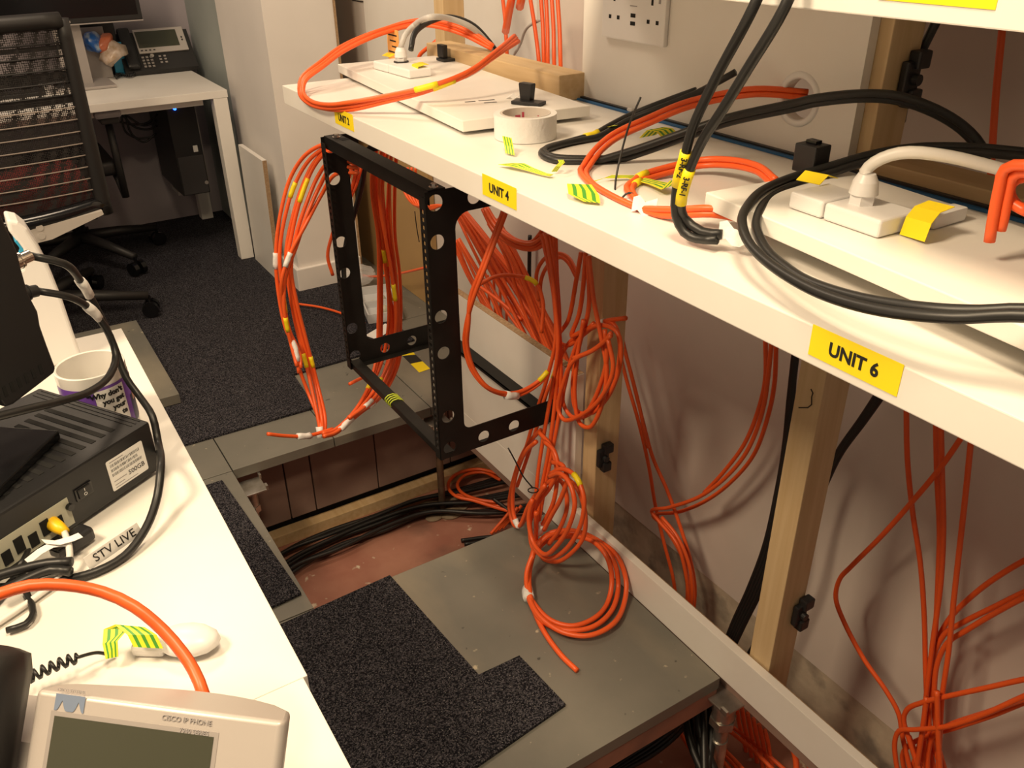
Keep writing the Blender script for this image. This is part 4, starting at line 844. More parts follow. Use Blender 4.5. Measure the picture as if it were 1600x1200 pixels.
# loops hanging at the post
L6 = 'orange cable loop hanging against the post at the end of the infill board'
G6 = 'loops at the infill board post'
lp = [[(908, 395), (900, 440), (888, 500), (870, 530), (885, 540), (930, 510), (958, 505), (968, 530), (965, 580), (950, 620), (915, 650), (890, 655)],
      [(915, 395), (912, 440), (905, 490), (893, 525), (905, 520), (940, 508), (965, 520), (970, 560), (955, 610), (925, 645), (900, 640), (895, 600), (905, 540), (920, 480), (918, 400)],
      [(920, 400), (928, 470), (940, 530), (948, 580), (938, 640), (920, 668), (905, 660), (898, 620), (902, 560), (912, 500)],
      [(955, 524), (930, 545), (895, 565), (880, 600), (872, 640), (880, 655), (905, 650), (940, 620), (958, 575), (950, 530)],
      [(978, 497), (945, 502), (915, 515), (890, 535), (875, 560), (865, 600), (860, 640)],
      [(928, 505), (905, 530), (895, 555), (885, 590), (880, 630), (892, 650), (915, 648), (935, 630)],
      [(945, 515), (948, 560), (935, 610), (915, 650)],
      [(895, 560), (925, 548), (948, 530), (955, 520)]]
for i, A_ in enumerate(lp):
    cable([(a_, b_, 'x', .935 - .012 * (i % 4)) for a_, b_ in A_], L6, G6, r=.0046, marks=[(937, 508, .02, 'w')] if i == 4 else [])
cable([(842, 470, 'x', 1.0), (838, 430, 'x', 1.0), (850, 405, 'x', 1.0), (872, 396, 'x', 1.0), (890, 405, 'x', .99), (902, 428, 'x', .98)], 'orange cable arching to the white tape flag under the worktop', 'arches to the tape flag', r=.0045)
cable([(846, 480, 'x', 1.01), (845, 440, 'x', 1.01), (858, 412, 'x', 1.01), (875, 402, 'x', 1.01), (888, 410, 'x', 1.0), (900, 432, 'x', .99)], 'orange cable arching to the white tape flag under the worktop', 'arches to the tape flag', r=.0045)
c = PX(907, 430, .965); ribbon([c + Vector((0, .004, .022)), c + Vector((.0, .0, .008)), c + Vector((0, -.002, -.012))], [Vector((.004, -.008, 0)), Vector((.004, -.022, 0)), Vector((.003, -.018, 0))], 'tape_white', 'white_tape', label='white tape flag on the arching orange cables under the worktop', cat='tape')
# lower coils between the hanging run and the floor
L7 = 'orange cable in the tied coil hanging in front of the rail board'
G7 = 'tied coil in front of the rail'
co = [[(845, 672), (828, 690), (812, 720), (800, 760), (796, 795), (803, 820), (812, 822), (826, 800), (850, 762)],
      [(838, 690), (822, 705), (808, 735), (801, 775), (803, 805), (810, 822), (826, 790), (842, 766)],
      [(850, 690), (866, 705), (872, 730), (860, 760), (838, 790), (828, 820), (832, 855), (850, 868)],
      [(860, 740), (880, 733), (900, 745), (912, 775), (910, 810), (895, 845), (872, 868), (852, 872), (835, 855), (828, 820), (836, 785), (852, 758)],
      [(858, 745), (875, 740), (890, 755), (898, 785), (890, 820), (872, 850), (850, 866), (832, 845), (826, 810), (832, 780)],
      [(855, 755), (870, 748), (882, 760), (886, 790), (875, 825), (858, 850)],
      [(842, 675), (862, 700), (870, 740), (866, 780), (852, 812), (840, 832)],
      [(862, 722), (880, 728), (886, 745), (878, 775), (862, 805), (850, 828)]]
for i, A_ in enumerate(co):
    cable([(a_, b_, 'x', .885 - .014 * (i % 5) - .0002 * (b_ - 690)) for a_, b_ in A_], L7, G7, r=.0050, floor=.0, marks=[(906, 752, .03, 'y')] if i == 3 else ([(843, 832, .03, 'w', 1.4)] if i == 6 else ([(804, 828, .02, 'w')] if i == 1 else [])))
cable([(794, 700, 'x', .80), (806, 722, 'x', .81), (818, 745, 'x', .82), (833, 763, 'x', .83)], 'tail of the black cable tie holding the hanging orange coil', r=.0017, m='black_cable', name='cable_tie')
MB().tube([W((833 + 8 * math.cos(t), 766 + 4 * math.sin(t), 'x', .83)) for t in [i * .45 for i in range(15)]], .0015, 6).out('cable_tie', M['black_cable'], smooth=True, label='black cable tie strap holding the hanging orange coil', cat='cable tie')
# coil resting on the bare panel
L8 = 'orange cable turn of the round coil resting on the bare metal panel'
G8 = 'round coil on the metal panel'
fc = [[(838, 800), (836, 850), (826, 890), (825, 920), (836, 945), (862, 970), (895, 978), (930, 965), (950, 940), (956, 905), (948, 870), (925, 845), (890, 838), (855, 845), (833, 866)],
      [(833, 866), (824, 900), (828, 940), (850, 972), (885, 985), (925, 980), (955, 955), (966, 915), (958, 875), (930, 845), (890, 832), (855, 838), (835, 860)],
      [(835, 860), (823, 895), (826, 930), (845, 965), (880, 988), (920, 993), (958, 975), (976, 940), (978, 905), (965, 870), (935, 845), (900, 830), (862, 832), (838, 850)],
      [(838, 850), (828, 890), (828, 925), (835, 955), (852, 990), (878, 1025), (902, 1048)]]
cps = []
for i, A_ in enumerate(fc):
    pts = []
    for a_, b_ in A_:
        hgt = .006 + (.075 if b_ < 845 else .05 if b_ < 870 else .02 if b_ < 900 else .004) * (1 if a_ < 960 else .6)
        if i == 0 and b_ == 800: pts.append((a_, b_, 'x', .82)); continue
        pt = PZ(a_, b_, hgt + .003 * i if i < 3 else (.05 if b_ < 860 else .02 if b_ < 930 else .0065))
        if pt.x > .945 - .012 * (2 - i): pt = PX(a_, b_, .945 - .012 * (2 - i) if i < 3 else .945)
        pts.append(tuple(pt))
    cable(pts, L8, G8, r=.0056, floor=0, marks=[(832, 928, .03, 'w', 1.7)] if i == 1 else [])
for i, A_ in enumerate(([(838, 850), (848, 872), (868, 878), (895, 862), (912, 838), (914, 800), (903, 765), (880, 745), (860, 752)],)):
    cable([(a_, b_, 'x', .84 + .012 * min(j, 4)) for j, (a_, b_) in enumerate(A_)], 'orange cable turn touching the panel below the tied coil', r=.0050, floor=0)
# cables against the wall to the right of the post
L9 = 'orange cable crossing the wall between the two near posts'
G9 = 'cables on the wall between the posts'
wl_ = [[(950, 452), (962, 520), (978, 590), (998, 660), (1014, 730), (1024, 790), (1038, 850), (1052, 905), (1058, 960)],
       [(962, 480), (976, 545), (990, 600), (1005, 660), (1020, 715), (1042, 765), (1062, 820), (1080, 880), (1086, 920), (1080, 980)],
       [(968, 520), (985, 580), (1000, 640), (1012, 700)],
       [(1206, 530), (1200, 590), (1192, 640), (1170, 700), (1140, 740), (1095, 775), (1045, 793), (1018, 799), (1030, 815), (1058, 850), (1072, 900), (1078, 960)],
       [(1213, 534), (1210, 600), (1200, 650), (1178, 710), (1140, 755), (1100, 784), (1060, 800), (1020, 806), (1035, 820), (1062, 862), (1076, 910), (1080, 970)],
       [(1196, 528), (1196, 590), (1188, 630), (1165, 690), (1130, 738), (1100, 770)],
       [(1030, 812), (1052, 835), (1068, 870), (1074, 915), (1072, 970)],
       [(1034, 808), (1058, 838), (1076, 880), (1082, 930), (1076, 980)]]
for i, A_ in enumerate(wl_):
    cable([(a_, b_, 'x', 1.24 - .012 * (i % 4)) for a_, b_ in A_], L9, G9, r=.0047)
L10 = 'black cable running down behind the near post'
for i in range(5):
    e = i * 5
    cable([(1243 + (i % 2) * 3, 540, 'x', 1.20), (1234 + i, 620, 'x', 1.20), (1226 + i, 700, 'x', 1.20), (1214 + e * .6, 770, 'x', 1.20), (1196 + e, 850, 'x', 1.19), (1170 + e, 920, 'x', 1.18), (1145 + e * .9, 975, 'x', 1.17), (1125 + e * .6, 1030, 'x', 1.15)], L10, 'black cables behind the near post', r=.0060, m='black_cable')
for i in range(3):
    cable([(1455 + 5 * i, 470, 'x', 1.25), (1410 + 5 * i, 550, 'x', 1.245), (1373 + 5 * i, 612, 'x', 1.24), (1345 + 4 * i, 655, 'x', 1.24), (1310 + 3 * i, 705, 'x', 1.23), (1288 + 3 * i, 748, 'x', 1.23), (1268, 810, 'x', 1.22), (1245, 880, 'x', 1.20), (1205, 960, 'x', 1.18), (1160, 1040, 'x', 1.15)], 'black cable slanting down the wall behind the near post', 'black cables slanting to the near post', r=.0058, m='black_cable')
# near-end bundle on the wall
L11 = 'orange cable in the near bundle hanging down the wall below the third unit sticker'
G11 = 'near bundle on the wall'
nb = [[(1416, 628), (1418, 720), (1426, 800), (1438, 880), (1444, 960), (1446, 1040), (1448, 1120), (1440, 1215)],
      [(1462, 650), (1464, 740), (1468, 830), (1466, 900), (1462, 980), (1456, 1060), (1452, 1140), (1460, 1215)],
      [(1470, 655), (1472, 740), (1474, 830), (1470, 910), (1458, 1000), (1448, 1080), (1440, 1150), (1420, 1215)],
      [(1508, 675), (1470, 730), (1420, 790), (1375, 840), (1330, 885), (1312, 905), (1306, 935), (1318, 970), (1350, 1030), (1385, 1080), (1404, 1115), (1410, 1150), (1425, 1215)],
      [(1518, 680), (1510, 760), (1500, 850), (1490, 940), (1482, 1020), (1472, 1090), (1468, 1160), (1465, 1215)],
      [(1608, 872), (1560, 900), (1520, 930), (1485, 965), (1465, 1000), (1452, 1050), (1446, 1120), (1436, 1215)],
      [(1608, 922), (1560, 945), (1500, 975), (1475, 992), (1458, 1030), (1450, 1090), (1455, 1150), (1475, 1215)],
      [(1608, 930), (1560, 955), (1510, 985), (1480, 1005), (1464, 1040), (1460, 1100), (1465, 1160), (1480, 1215)],
      [(1608, 1060), (1540, 1075), (1480, 1088), (1440, 1098), (1418, 1108), (1412, 1125), (1422, 1160), (1440, 1215)],
      [(1608, 1085), (1540, 1115), (1480, 1135), (1430, 1140), (1405, 1142), (1398, 1160), (1400, 1190), (1405, 1215)],
      [(1608, 1095), (1550, 1118), (1490, 1138), (1450, 1150), (1420, 1165), (1410, 1180), (1416, 1215)],
      [(1608, 1090), (1545, 1112), (1485, 1132), (1460, 1146), (1450, 1180), (1450, 1215)],
      [(1420, 1150), (1432, 1180), (1446, 1215)], [(1448, 1090), (1440, 1150), (1430, 1215)], [(1464, 1080), (1466, 1150), (1470, 1215)]]
for i, A_ in enumerate(nb):
    if A_[0][0] == 1608: A_ = [(1900, A_[0][1] - (A_[1][1] - A_[0][1]) / (A_[0][0] - A_[1][0]) * -292 * .55), (1740, A_[0][1] + (A_[0][1] - A_[1][1]) / (A_[0][0] - A_[1][0]) * 132 * .8)] + A_
    cable([(a_, b_, 'x', 1.24 - .012 * (i % 5) - (.02 if i > 7 else 0)) for a_, b_ in A_], L11, G11, r=.0047)

# ------------------------------------------------------------------ underfloor: pedestals and cables
def pedestal(x, y, label, shaft='rust', blob=True, r=.011):
    p = empty('floor_pedestal', (x, y, SLAB), label, 'pedestal')
    MB().box((x - .05, y - .05, SLAB + .0005), (x + .05, y + .05, SLAB + .004), bev=.001).out('base_plate', M['rust'], p)
    MB().cyl((x, y, SLAB + .004), (x, y, SLAB + .20), r).out('lower_tube', M[shaft], p, auto=True)
    MB().cyl((x, y, SLAB + .20), (x, y, -.085), r * .86).out('upper_rod', M['steel' if shaft == 'steel' else shaft], p, auto=True)
    MB().cyl((x, y, -.125), (x, y, -.105), r * 1.6, n=6).out('locking_nut', M['steel'], p)
    MB().cyl((x, y, -.104), (x, y, -.050), r * 1.35).out('collar', M['steel'], p, auto=True)
    h = MB().box((x - .036, y - .036, -.049), (x + .036, y + .036, -.044), bev=.001)
    for a_, b_ in ((-1, -1), (1, -1), (-1, 1), (1, 1)): h.box((x + a_ * .036 - .003, y + b_ * .03 - .008, -.045), (x + a_ * .036 + .003, y + b_ * .03 + .008, -.032))
    h.out('head_plate', M['steel'], p)
    if blob:
        b = MB()
        for k_, (dx, dy, rr) in enumerate(((.045, .02, .03), (-.04, .03, .026), (.01, -.045, .03), (-.045, -.03, .024), (.05, -.03, .022))): b.ball((x + dx, y + dy, SLAB + .004), rr, (1.3, 1, .25))
        o = b.out('adhesive', mat('stained_adhesive', (.22, .16, .10), .8, col2=(.34, .27, .19), scale=40), p, smooth=True)
    return p
pedestal(.965, 1.985, 'rusty floor pedestal standing on the slab under the rack', 'rust')
pedestal(.385, 1.965, 'floor pedestal with a shiny head at the back corner of the pit', 'steel', blob=False)
pedestal(.965, .765, 'steel floor pedestal with a bolted head below the rail board', 'steel', r=.017)
L12 = 'black cable lying along the slab at the back of the open pit'
for i in range(9):
    z = SLAB + .012 + .011 * (i % 3); y0 = 2.058 - .013 * i
    rnd = random.Random(i)
    cable([(.33, y0 - .10 + rnd.uniform(-.01, .01), z), (.45, y0 - .03 + rnd.uniform(-.012, .012), z), (.60, y0 - .005 + rnd.uniform(-.012, .012), z), (.75, y0 + rnd.uniform(-.012, .012), z), (.90, y0 - .01, z + .004), (1.05, y0 - .03 - .01 * i, z), (1.25, y0 - .05 - .02 * i, z)], L12, 'black cables in the pit', r=.0065, m='black_cable')
for i in range(3):
    cable([(.93, 1.80 - .02 * i, SLAB + .01), (1.02, 1.76 - .02 * i, SLAB + .012), (1.08, 1.70 - .02 * i, SLAB + .02), (1.10, 1.78, SLAB + .05), (1.08, 1.86, SLAB + .07)], 'black cable bending back on itself beside the rusty pedestal', 'black cables bending in the pit', r=.006, m='black_cable')
L13 = 'orange cable looping on the slab in the pit under the rail board'
for i, A_ in enumerate(([(778, 745), (750, 735), (720, 738), (702, 752), (704, 768), (725, 776), (760, 788), (790, 792)], [(782, 750), (755, 738), (728, 742), (715, 756), (722, 770), (745, 780), (775, 785)], [(780, 740), (745, 733), (715, 740), (700, 758), (712, 775), (740, 782), (765, 790), (800, 800)])):
    cable([(a_, b_, 'z', SLAB + .03 + .012 * i) for a_, b_ in A_], L13, 'orange loops in the pit', r=.0055)
for i in range(4):
    cable([(815 - 6 * i, 790 + 3 * i, 'z', SLAB + .06), (800 - 6 * i, 808 + 3 * i, 'z', SLAB + .03), (785 - 6 * i, 825 + 3 * i, 'z', SLAB + .012)], 'orange cable end reaching the slab beneath the rail board', 'orange ends under the rail', r=.005)
# open bay below the near end of the rail
L14 = 'orange cable in the dark bay below the near end of the rail board'
rnd = random.Random(4)
for i in range(14):
    x = 1.03 + .004 * i; yy = .66 - .035 * i
    cable([(x + .015, yy + .02, -.10), (x + .02, yy - .02, -.17), (x - .02, yy - .05, -.27), (x - .08 + rnd.uniform(-.03, .03), yy - .02, SLAB + .03), (x - .22 + rnd.uniform(-.04, .04), yy + .12, SLAB + .012 + .010 * (i % 4)), (x - .38, yy + .34, SLAB + .012 + .006 * (i % 4))], L14, 'orange cables in the near bay', r=.006)
L15 = 'black cable crossing the near bay below the metal panel'
for i in range(6):
    rr = random.Random(i + 40)
    j1, j2, j3 = rr.uniform(-.03, .03), rr.uniform(-.04, .04), rr.uniform(-.05, .05)
    cable([(1.06 + j1, .92 + .02 * i, -.07 - .01 * i), (.95 + j1, .80 + j2 * .5, -.15 - .012 * i), (.87 + j2, .70 + j3 * .5, -.25), (.76 + j3, .62 + j1, -.33 + .006 * i), (.62 + j2, .55 + j3, SLAB + .012), (.40, .48 + j1, SLAB + .012)], L15, 'black cables in the near bay', r=.0085, m='black_cable')
rr_ = random.Random(9)
for i in range(9):
    cable([(.98, .40 + .02 * i, SLAB + .02), (.85, .50 + .018 * i, SLAB + .035 + .01 * (i % 3)), (.72, .62 + .012 * i, SLAB + .03 + .01 * (i % 3)), (.58, .72 + .01 * i, SLAB + .015)], 'black cable in the tangle on the slab of the near bay', 'black tangle in the near bay', r=.0075, m='black_cable')
MB().box((.56, .60, SLAB + .0005), (.72, .66, SLAB + .025), Matrix.Translation((.64, .63, 0)) @ Matrix.Rotation(-.5, 4, 'Z') @ Matrix.Translation((-.64, -.63, 0))).out('timber_offcut', M['ply'], label='pale timber offcut lying on the slab of the near bay', cat='timber')
# wrap on the rack's lower bar and floor tape
P = []
for k_ in range(36):
    a = k_ * 2 * math.pi / 9; P.append(Vector((.667 + .0165 * math.cos(a), 1.575 + .0010 * k_, .319 + .0115 * math.sin(a))))
MB().tube(P, .0016, 6).out('tape_wrap', mat('lime_tape', (.55, .66, .05), .5), bb, smooth=True)
hz = empty('hazard_tape', (1.05, 2.29, .0), 'black and yellow hazard tape stuck on the metal floor behind the rack', 'tape')
a, b_, c_, d_ = [PZ(*q, .001) for q in ((622, 549), (643, 548), (672, 576), (655, 582))]
for k_, (t0, t1, mm) in enumerate(((0, .22, 'yellow'), (.22, .6, 'ink'), (.6, 1, 'yellow'))):
    q = [a.lerp(d_, t0), a.lerp(d_, t1), b_.lerp(c_, t1), b_.lerp(c_, t0)]
    MB().prism([(v.x, v.y) for v in q], (0, 0, .0005), (1, 0, 0), (0, 1, 0), (0, 0, 1), .0006).out('stripe', M[mm], hz)
# plastic tray and bag on the floor
c = PZ(592, 492, .0085)
ty = empty('plastic_tray', (c.x, c.y, .008), 'clear plastic parts tray lying on the carpet behind the rack', 'tray')
MT = Matrix.Translation((c.x + .03, c.y + .06, .009)) @ Matrix.Rotation(-.25, 4, 'Z')
t = MB()
for a_, b_ in (((-.06, -.13, 0), (.06, .13, .003)), ((-.063, -.13, 0), (-.058, .13, .035)), ((.058, -.13, 0), (.063, .13, .035)), ((-.06, -.133, 0), (.06, -.128, .035)), ((-.06, .128, 0), (.06, .133, .035)), ((-.06, -.002, 0), (.06, .002, .03))): t.box(a_, b_, MT)
t.out('tray', mat('milky_plastic', (.72, .74, .75), .3, alpha=.75), ty)
MB().ball((.02, .05, .012), .014, M=MT).ball((-.02, .02, .012), .012, M=MT).ball((.01, -.05, .012), .016, M=MT).out('small_parts', M['olive'], ty, smooth=True)
o = MB().ball((c.x + .05, c.y + .30, .05), .05, (1.4, 1.0, .8)).out('clear_bag', M['clear'], smooth=False, label='crumpled clear plastic bag behind the parts tray', cat='bag'); crumple(o.data, .02, 25, 2)
for v in o.data.vertices: v.co.z = max(v.co.z, .009)
c = PZ(592, 520, .009); ribbon([c + Vector((.02 * k_, .01 * k_, .001)) for k_ in range(-2, 4)], Vector((.02, -.05, 0)), 'tape_white', 'paper_slip', label='white paper slip lying beside the parts tray', cat='paper')

# ------------------------------------------------------------------ things on the near desk
def PPl(px, py, O, N):
    d = ray(px, py); return CAM + d * ((Vector(O) - CAM).dot(N) / d.dot(N))
# set-top box
SO = Vector((.088, .953, DZ)); SU = Vector((-.852, -.523, 0)); SV = Vector((-.523, .852, 0)); SHt = .073; SN = -SV
st = empty('set_top_box', SO + SU * .14 + SV * .09, 'black vented set-top box with a barcode sticker on the white desk', 'set-top box')
TB = Matrix.Translation(SO) @ Matrix((SU, SV, Vector((0, 0, 1)))).transposed().to_4x4()
MB().box((0, 0, .006), (.30, .19, SHt), TB, bev=.003).out('case', M['black'], st)
for a_, b_ in ((.02, .02), (.27, .02), (.02, .165), (.27, .165)): MB().cyl(TB @ Vector((a_, b_, .0003)), TB @ Vector((a_, b_, .006)), .008).out('foot', M['black'], st)
for i in range(17): MB().box((.030 + i * .0135, .022, SHt - .0005), (.0365 + i * .0135, .135, SHt + .0006), TB).out('vent_slot', M['dark'], st)
for i in range(3): MB().box((.004 + i * .006, .01, SHt - .0005), (.0055 + i * .006, .18, SHt + .0008), TB).out('top_rib', M['chair_frame'], st)
def onface(px, py): q = PPl(px, py, SO, SN) - SO; return q.dot(SU), q.z
lbc = [onface(*q) for q in ((163.5, 724), (219, 688), (233, 731), (178, 768))]
u0 = (lbc[0][0] + lbc[3][0]) / 2; u1 = (lbc[1][0] + lbc[2][0]) / 2; z0 = (lbc[2][1] + lbc[3][1]) / 2; z1 = (lbc[0][1] + lbc[1][1]) / 2
ua, ub = min(u0, u1), max(u0, u1)
me = plate2d(rrect(-(ub - ua) / 2, -(z1 - z0) / 2, (ub - ua) / 2, (z1 - z0) / 2, .002), [], .0004, SO + SU * (ua + ub) / 2 + SN * .0004 + Vector((0, 0, (z0 + z1) / 2)), -SU, (0, 0, 1))
stk = link('sticker', me, M['tape_white'], st)
LW, LH = ub - ua, z1 - z0; cen = SO + SU * (ua + ub) / 2 + SN * .0007 + Vector((0, 0, (z0 + z1) / 2))
rb = random.Random(3)
for row, (vv, hh) in enumerate(((.30, .045), (.15, .045), (.0, .045))):
    b = MB(); x = -.42
    while x < .40 - .1 * (row == 1):
        wbar = rb.uniform(.006, .016); b.prism([(x * LW, (vv - hh) * LH), ((x + wbar) * LW, (vv - hh) * LH), ((x + wbar) * LW, (vv + hh) * LH), (x * LW, (vv + hh) * LH)], cen, -SU, (0, 0, 1), SN, .0001); x += wbar + rb.uniform(.010, .026)
    b.out('barcode', M['ink'], stk)
text('lettering', '500GB', LH * .21, cen + (-SU) * LW * .20 + Vector((0, 0, -LH * .23)), -SU, (0, 0, 1), M['ink'], stk)
for vv, a_, b_ in ((.42, -.42, -.05), (-.22, -.42, -.08), (-.34, -.42, -.15), (-.43, -.42, .2)):
    MB().prism([(a_ * LW, (vv - .012) * LH), (b_ * LW, (vv - .012) * LH), (b_ * LW, (vv + .012) * LH), (a_ * LW, (vv + .012) * LH)], cen, -SU, (0, 0, 1), SN, .0001).out('fine_print', M['grey_ink'], stk)
us, zs_ = onface(130, 767)
rs = MB().box((us - .011, -.0015, zs_ - .008), (us + .011, .001, zs_ + .008), TB, bev=.001).out('rocker_switch', M['black_gloss'], st)
MB().box((us - .008, -.003, zs_ - .006), (us + .008, -.001, zs_ + .006), TB, bev=.001).out('rocker', M['black'], rs)
text('lettering', 'I\nO', .0055, SO + SU * us + SN * .0033 + Vector((0, 0, zs_)), -SU, (0, 0, 1), M['white_plastic'], rs)
uc, zc = onface(100, 785); ud, zd = onface(-40, 870)
cpl = MB().box((uc - .004, -.0012, .012), (ud, .001, .046), TB).out('connector_plate', M['olive'], st)
for i in range(8):
    uu = uc + .008 + i * .0155
    MB().box((uu, -.0022, .016 + .004 * (i % 2)), (uu + .010, -.0010, .032 + .006 * (i % 2)), TB).out('port', M['dark'], cpl)
MB().cyl(TB @ Vector((us + .022, .001, zs_ - .006)), TB @ Vector((us + .022, -.006, zs_ - .006)), .004).out('knob', M['black_gloss'], st)
# monitor standing above the box
MO_ = Vector((.011, 1.0, .87)); 
nm = empty('monitor', (-.12, .93, SHt + DZ), 'black monitor seen from behind above the set-top box, with connectors', 'monitor')
sil = [(-170, 60), (-70, 100), (0, 331), (28, 393), (34, 419), (45, 459), (60, 487), (64, 510), (75, 541), (88, 575), (86, 583), (22, 632), (8, 637), (0, 628), (-170, 745)]
pts = [PPl(a_, b_, MO_, SN) for a_, b_ in sil]
O0 = MO_; e = MB().prism([((p - O0).dot(SU), p.z - O0.z) for p in pts], O0, SU, (0, 0, 1), SV, .05).out('casing', M['black'], nm); bevel_obj(e, .004, 3)
rib = MB()
for i in range(7):
    a_ = PPl(70 - i * 11, 588 + i * 7, MO_, SN); rib.prism([(0, 0), (.004, 0), (.004, .012), (0, .012)], a_ + Vector((0, 0, .004)), SU, (0, 0, 1), SN, .0006)
rib.out('vent_ribs', M['dark'], nm)
f_ = [PZ(*q, DZ + SHt + .012) for q in ((-90, 660), (92, 672), (-10, 770), (-150, 760))]
fo = MB().prism([(p.x, p.y) for p in f_], (0, 0, DZ + SHt + .0012), (1, 0, 0), (0, 1, 0), (0, 0, 1), .011).out('stand_foot', M['black_gloss'], nm); bevel_obj(fo, .002)
a_ = PZ(-60, 690, DZ + SHt + .012); MB().box((a_.x - .03, a_.y - .0, DZ + SHt + .012), (a_.x + .01, a_.y + .02, .90)).out('stand_column', M['black'], nm)
# BNC connectors and their cables
bn = []
for i, (p0, p1, m_) in enumerate((((36, 418), (66, 404), 'chrome'), ((48, 465), (76, 459), 'black'))):
    a_, b_ = PPl(*p0, MO_, SN) + SV * .02, PPl(*p1, MO_, SN) + SV * .02
    o = empty('cable_connector', a_, ('nickel video connector plugged into the monitor side', 'black moulded connector plugged into the monitor side')[i], 'connector')
    d = (b_ - a_)
    MB().cyl(a_ - d * .2, a_ + d * .45, .0085, n=16).out('collar', M[m_], o, auto=True); MB().cyl(a_ + d * .45, b_, .007, n=12).out('barrel', M[m_], o, auto=True)
    MB().cyl(a_ + d * .42, a_ + d * .52, .0092, n=16).out('ring', M[m_], o, auto=True); bn.append(b_)
yb = lambda a_, b_, y: (a_, b_, 'y', y)
cable([tuple(bn[0]), yb(100, 412, 1.03), yb(125, 438, 1.06), yb(140, 462, 1.08), yb(160, 500, 1.08), yb(178, 540, 1.07), yb(196, 588, 1.05), yb(220, 622, 1.03), yb(238, 650, 1.00), yb(247, 690, .98), (251, 730, 'z', DZ + .05), (246, 775, 'z', DZ + .03), (228, 825, 'z', DZ + .015), (195, 868, 'z', DZ + .006), (150, 893, 'z', DZ + .006), (100, 906, 'z', DZ + .006), (40, 915, 'z', DZ + .006), (-40, 920, 'z', DZ + .006)], 'black video cable from the nickel connector running along the desk edge', r=.0046, m='black_cable', marks=[(140, 455, .024, 'w')], floor=DZ)
cable([tuple(bn[1]), yb(105, 463, 1.03), yb(135, 478, 1.05), yb(155, 498, 1.06), yb(172, 525, 1.06), yb(181, 555, 1.05), yb(172, 585, 1.02), yb(140, 612, .97), yb(90, 628, .93), yb(40, 640, .90), yb(-20, 655, .88)], 'black video cable looping in front of the mug', r=.0044, m='black_cable', marks=[(146, 487, .024, 'w')])
c = PZ(182, 862, DZ + .010); d_ = (PZ(208, 834, DZ + .010) - PZ(152, 872, DZ + .010)).normalized()
lf = MB().prism([(-.032, 0), (.034, 0), (.034, .016), (-.032, .016)], c, d_, Vector((-.2, .1, 1)).normalized(), Vector((d_.y, -d_.x, 0)).normalized() * 1, .0004).out('cable_flag', M['tape_white'], label='white cable flag lettered in black on the black video cable', cat='label')
text('lettering', 'STV LIVE', .0135, c + d_ * .002 + Vector((-.0016, .0008, .008)) + Vector((d_.y, -d_.x, 0)) * .0008, d_, Vector((-.2, .1, 1)), M['ink'], lf)
# white curved stand
wy = 1.381
def pf(l): return [PY(a_, b_, wy) for a_, b_ in l]
wc = empty('white_stand', PY(100, 545, wy), 'white plastic stand with a curved blue-lined top behind the mug', 'stand')
prof = [(122, 545), (88, 445), (72, 405), (52, 366), (36, 342), (22, 331), (4, 327), (8, 345), (18, 358), (28, 372), (31, 388), (27, 402), (10, 410), (-20, 418), (20, 560)]
e = MB().prism([((p - Vector((0, wy, 0))).x, p.z) for p in pf(prof)], (0, wy, 0), (1, 0, 0), (0, 0, 1), (0, -1, 0), .055).out('body', M['white_plastic'], wc); bevel_obj(e, .005, 3)
mnz = min(p.z for p in pf(prof)); e.location.z += 0
e = MB().prism([(p.x, p.z) for p in pf([(20, 359), (30, 372), (33, 388), (28, 402), (26, 402), (30, 388), (27, 373), (17, 361)])], (0, wy - .002, 0), (1, 0, 0), (0, 0, 1), (0, -1, 0), .052).out('blue_lining', M['blue_bright'], wc)
# mug
mc = Vector((.050, 1.103, DZ)); MR = .042; MH = .094
mg = empty('mug', mc, 'white mug with a purple printed band behind the set-top box', 'mug')
MB().lathe([(.0, .002), (MR - .003, .001), (MR, .005), (MR, MH - .001), (MR - .0015, MH), (MR - .0035, MH - .001), (MR - .0045, .008), (0, .006)], mc, 48).out('body', M['ceramic'], mg, auto=True)
def patch(a0, a1, z0, z1, m_, nm_, r=MR + .0003, n=14, par=None, shape=None):
    b = MB(); vs = []
    for z in (z0, z1): vs.append([b.bm.verts.new(mc + Vector((r * math.cos(math.radians(a0 + (a1 - a0) * i / n)), r * math.sin(math.radians(a0 + (a1 - a0) * i / n)), z))) for i in range(n + 1)])
    for i in range(n): b.bm.faces.new((vs[0][i], vs[0][i + 1], vs[1][i + 1], vs[1][i]))
    return b.out(nm_, m_, par or mg, smooth=True)
bd = patch(-175, 20, .010, MH - .016, M['purple'], 'purple_band', n=40)
patch(-98, -46, .012, MH - .020, M['tape_white'], 'white_panel', r=MR + .0005, par=bd)
patch(-34, 14, .010, MH - .045, M['navy'], 'portrait_suit', r=MR + .0005, par=bd)
patch(-26, -8, MH - .055, MH - .022, M['skin'], 'portrait_face', r=MR + .0007, par=bd); patch(-27, -7, MH - .027, MH - .019, mat('hair_print', (.10, .05, .03), .5), 'portrait_hair', r=MR + .0009, par=bd)
patch(-14, -2, .012, MH - .05, mat('pale_print', (.55, .46, .46), .5), 'portrait_shirt', r=MR + .0008, par=bd)
def mug_line(txt, z, size):
    A0 = math.radians(-50); rr = MR + .0009
    text('lettering', txt, size, (0, 0, 0), (1, 0, 0), (0, 1, 0), M['ink'], bd, align='RIGHT', bold=.00045, bend=lambda v: mc + Vector(((rr + v.z) * math.cos(A0 + v.x / rr), (rr + v.z) * math.sin(A0 + v.x / rr), z + v.y)))
for i, t_ in enumerate(('\u201cWhy don\u2019t', 'you get', 'your', 'te')): mug_line(t_, MH - .027 - i * .0105, .0095)
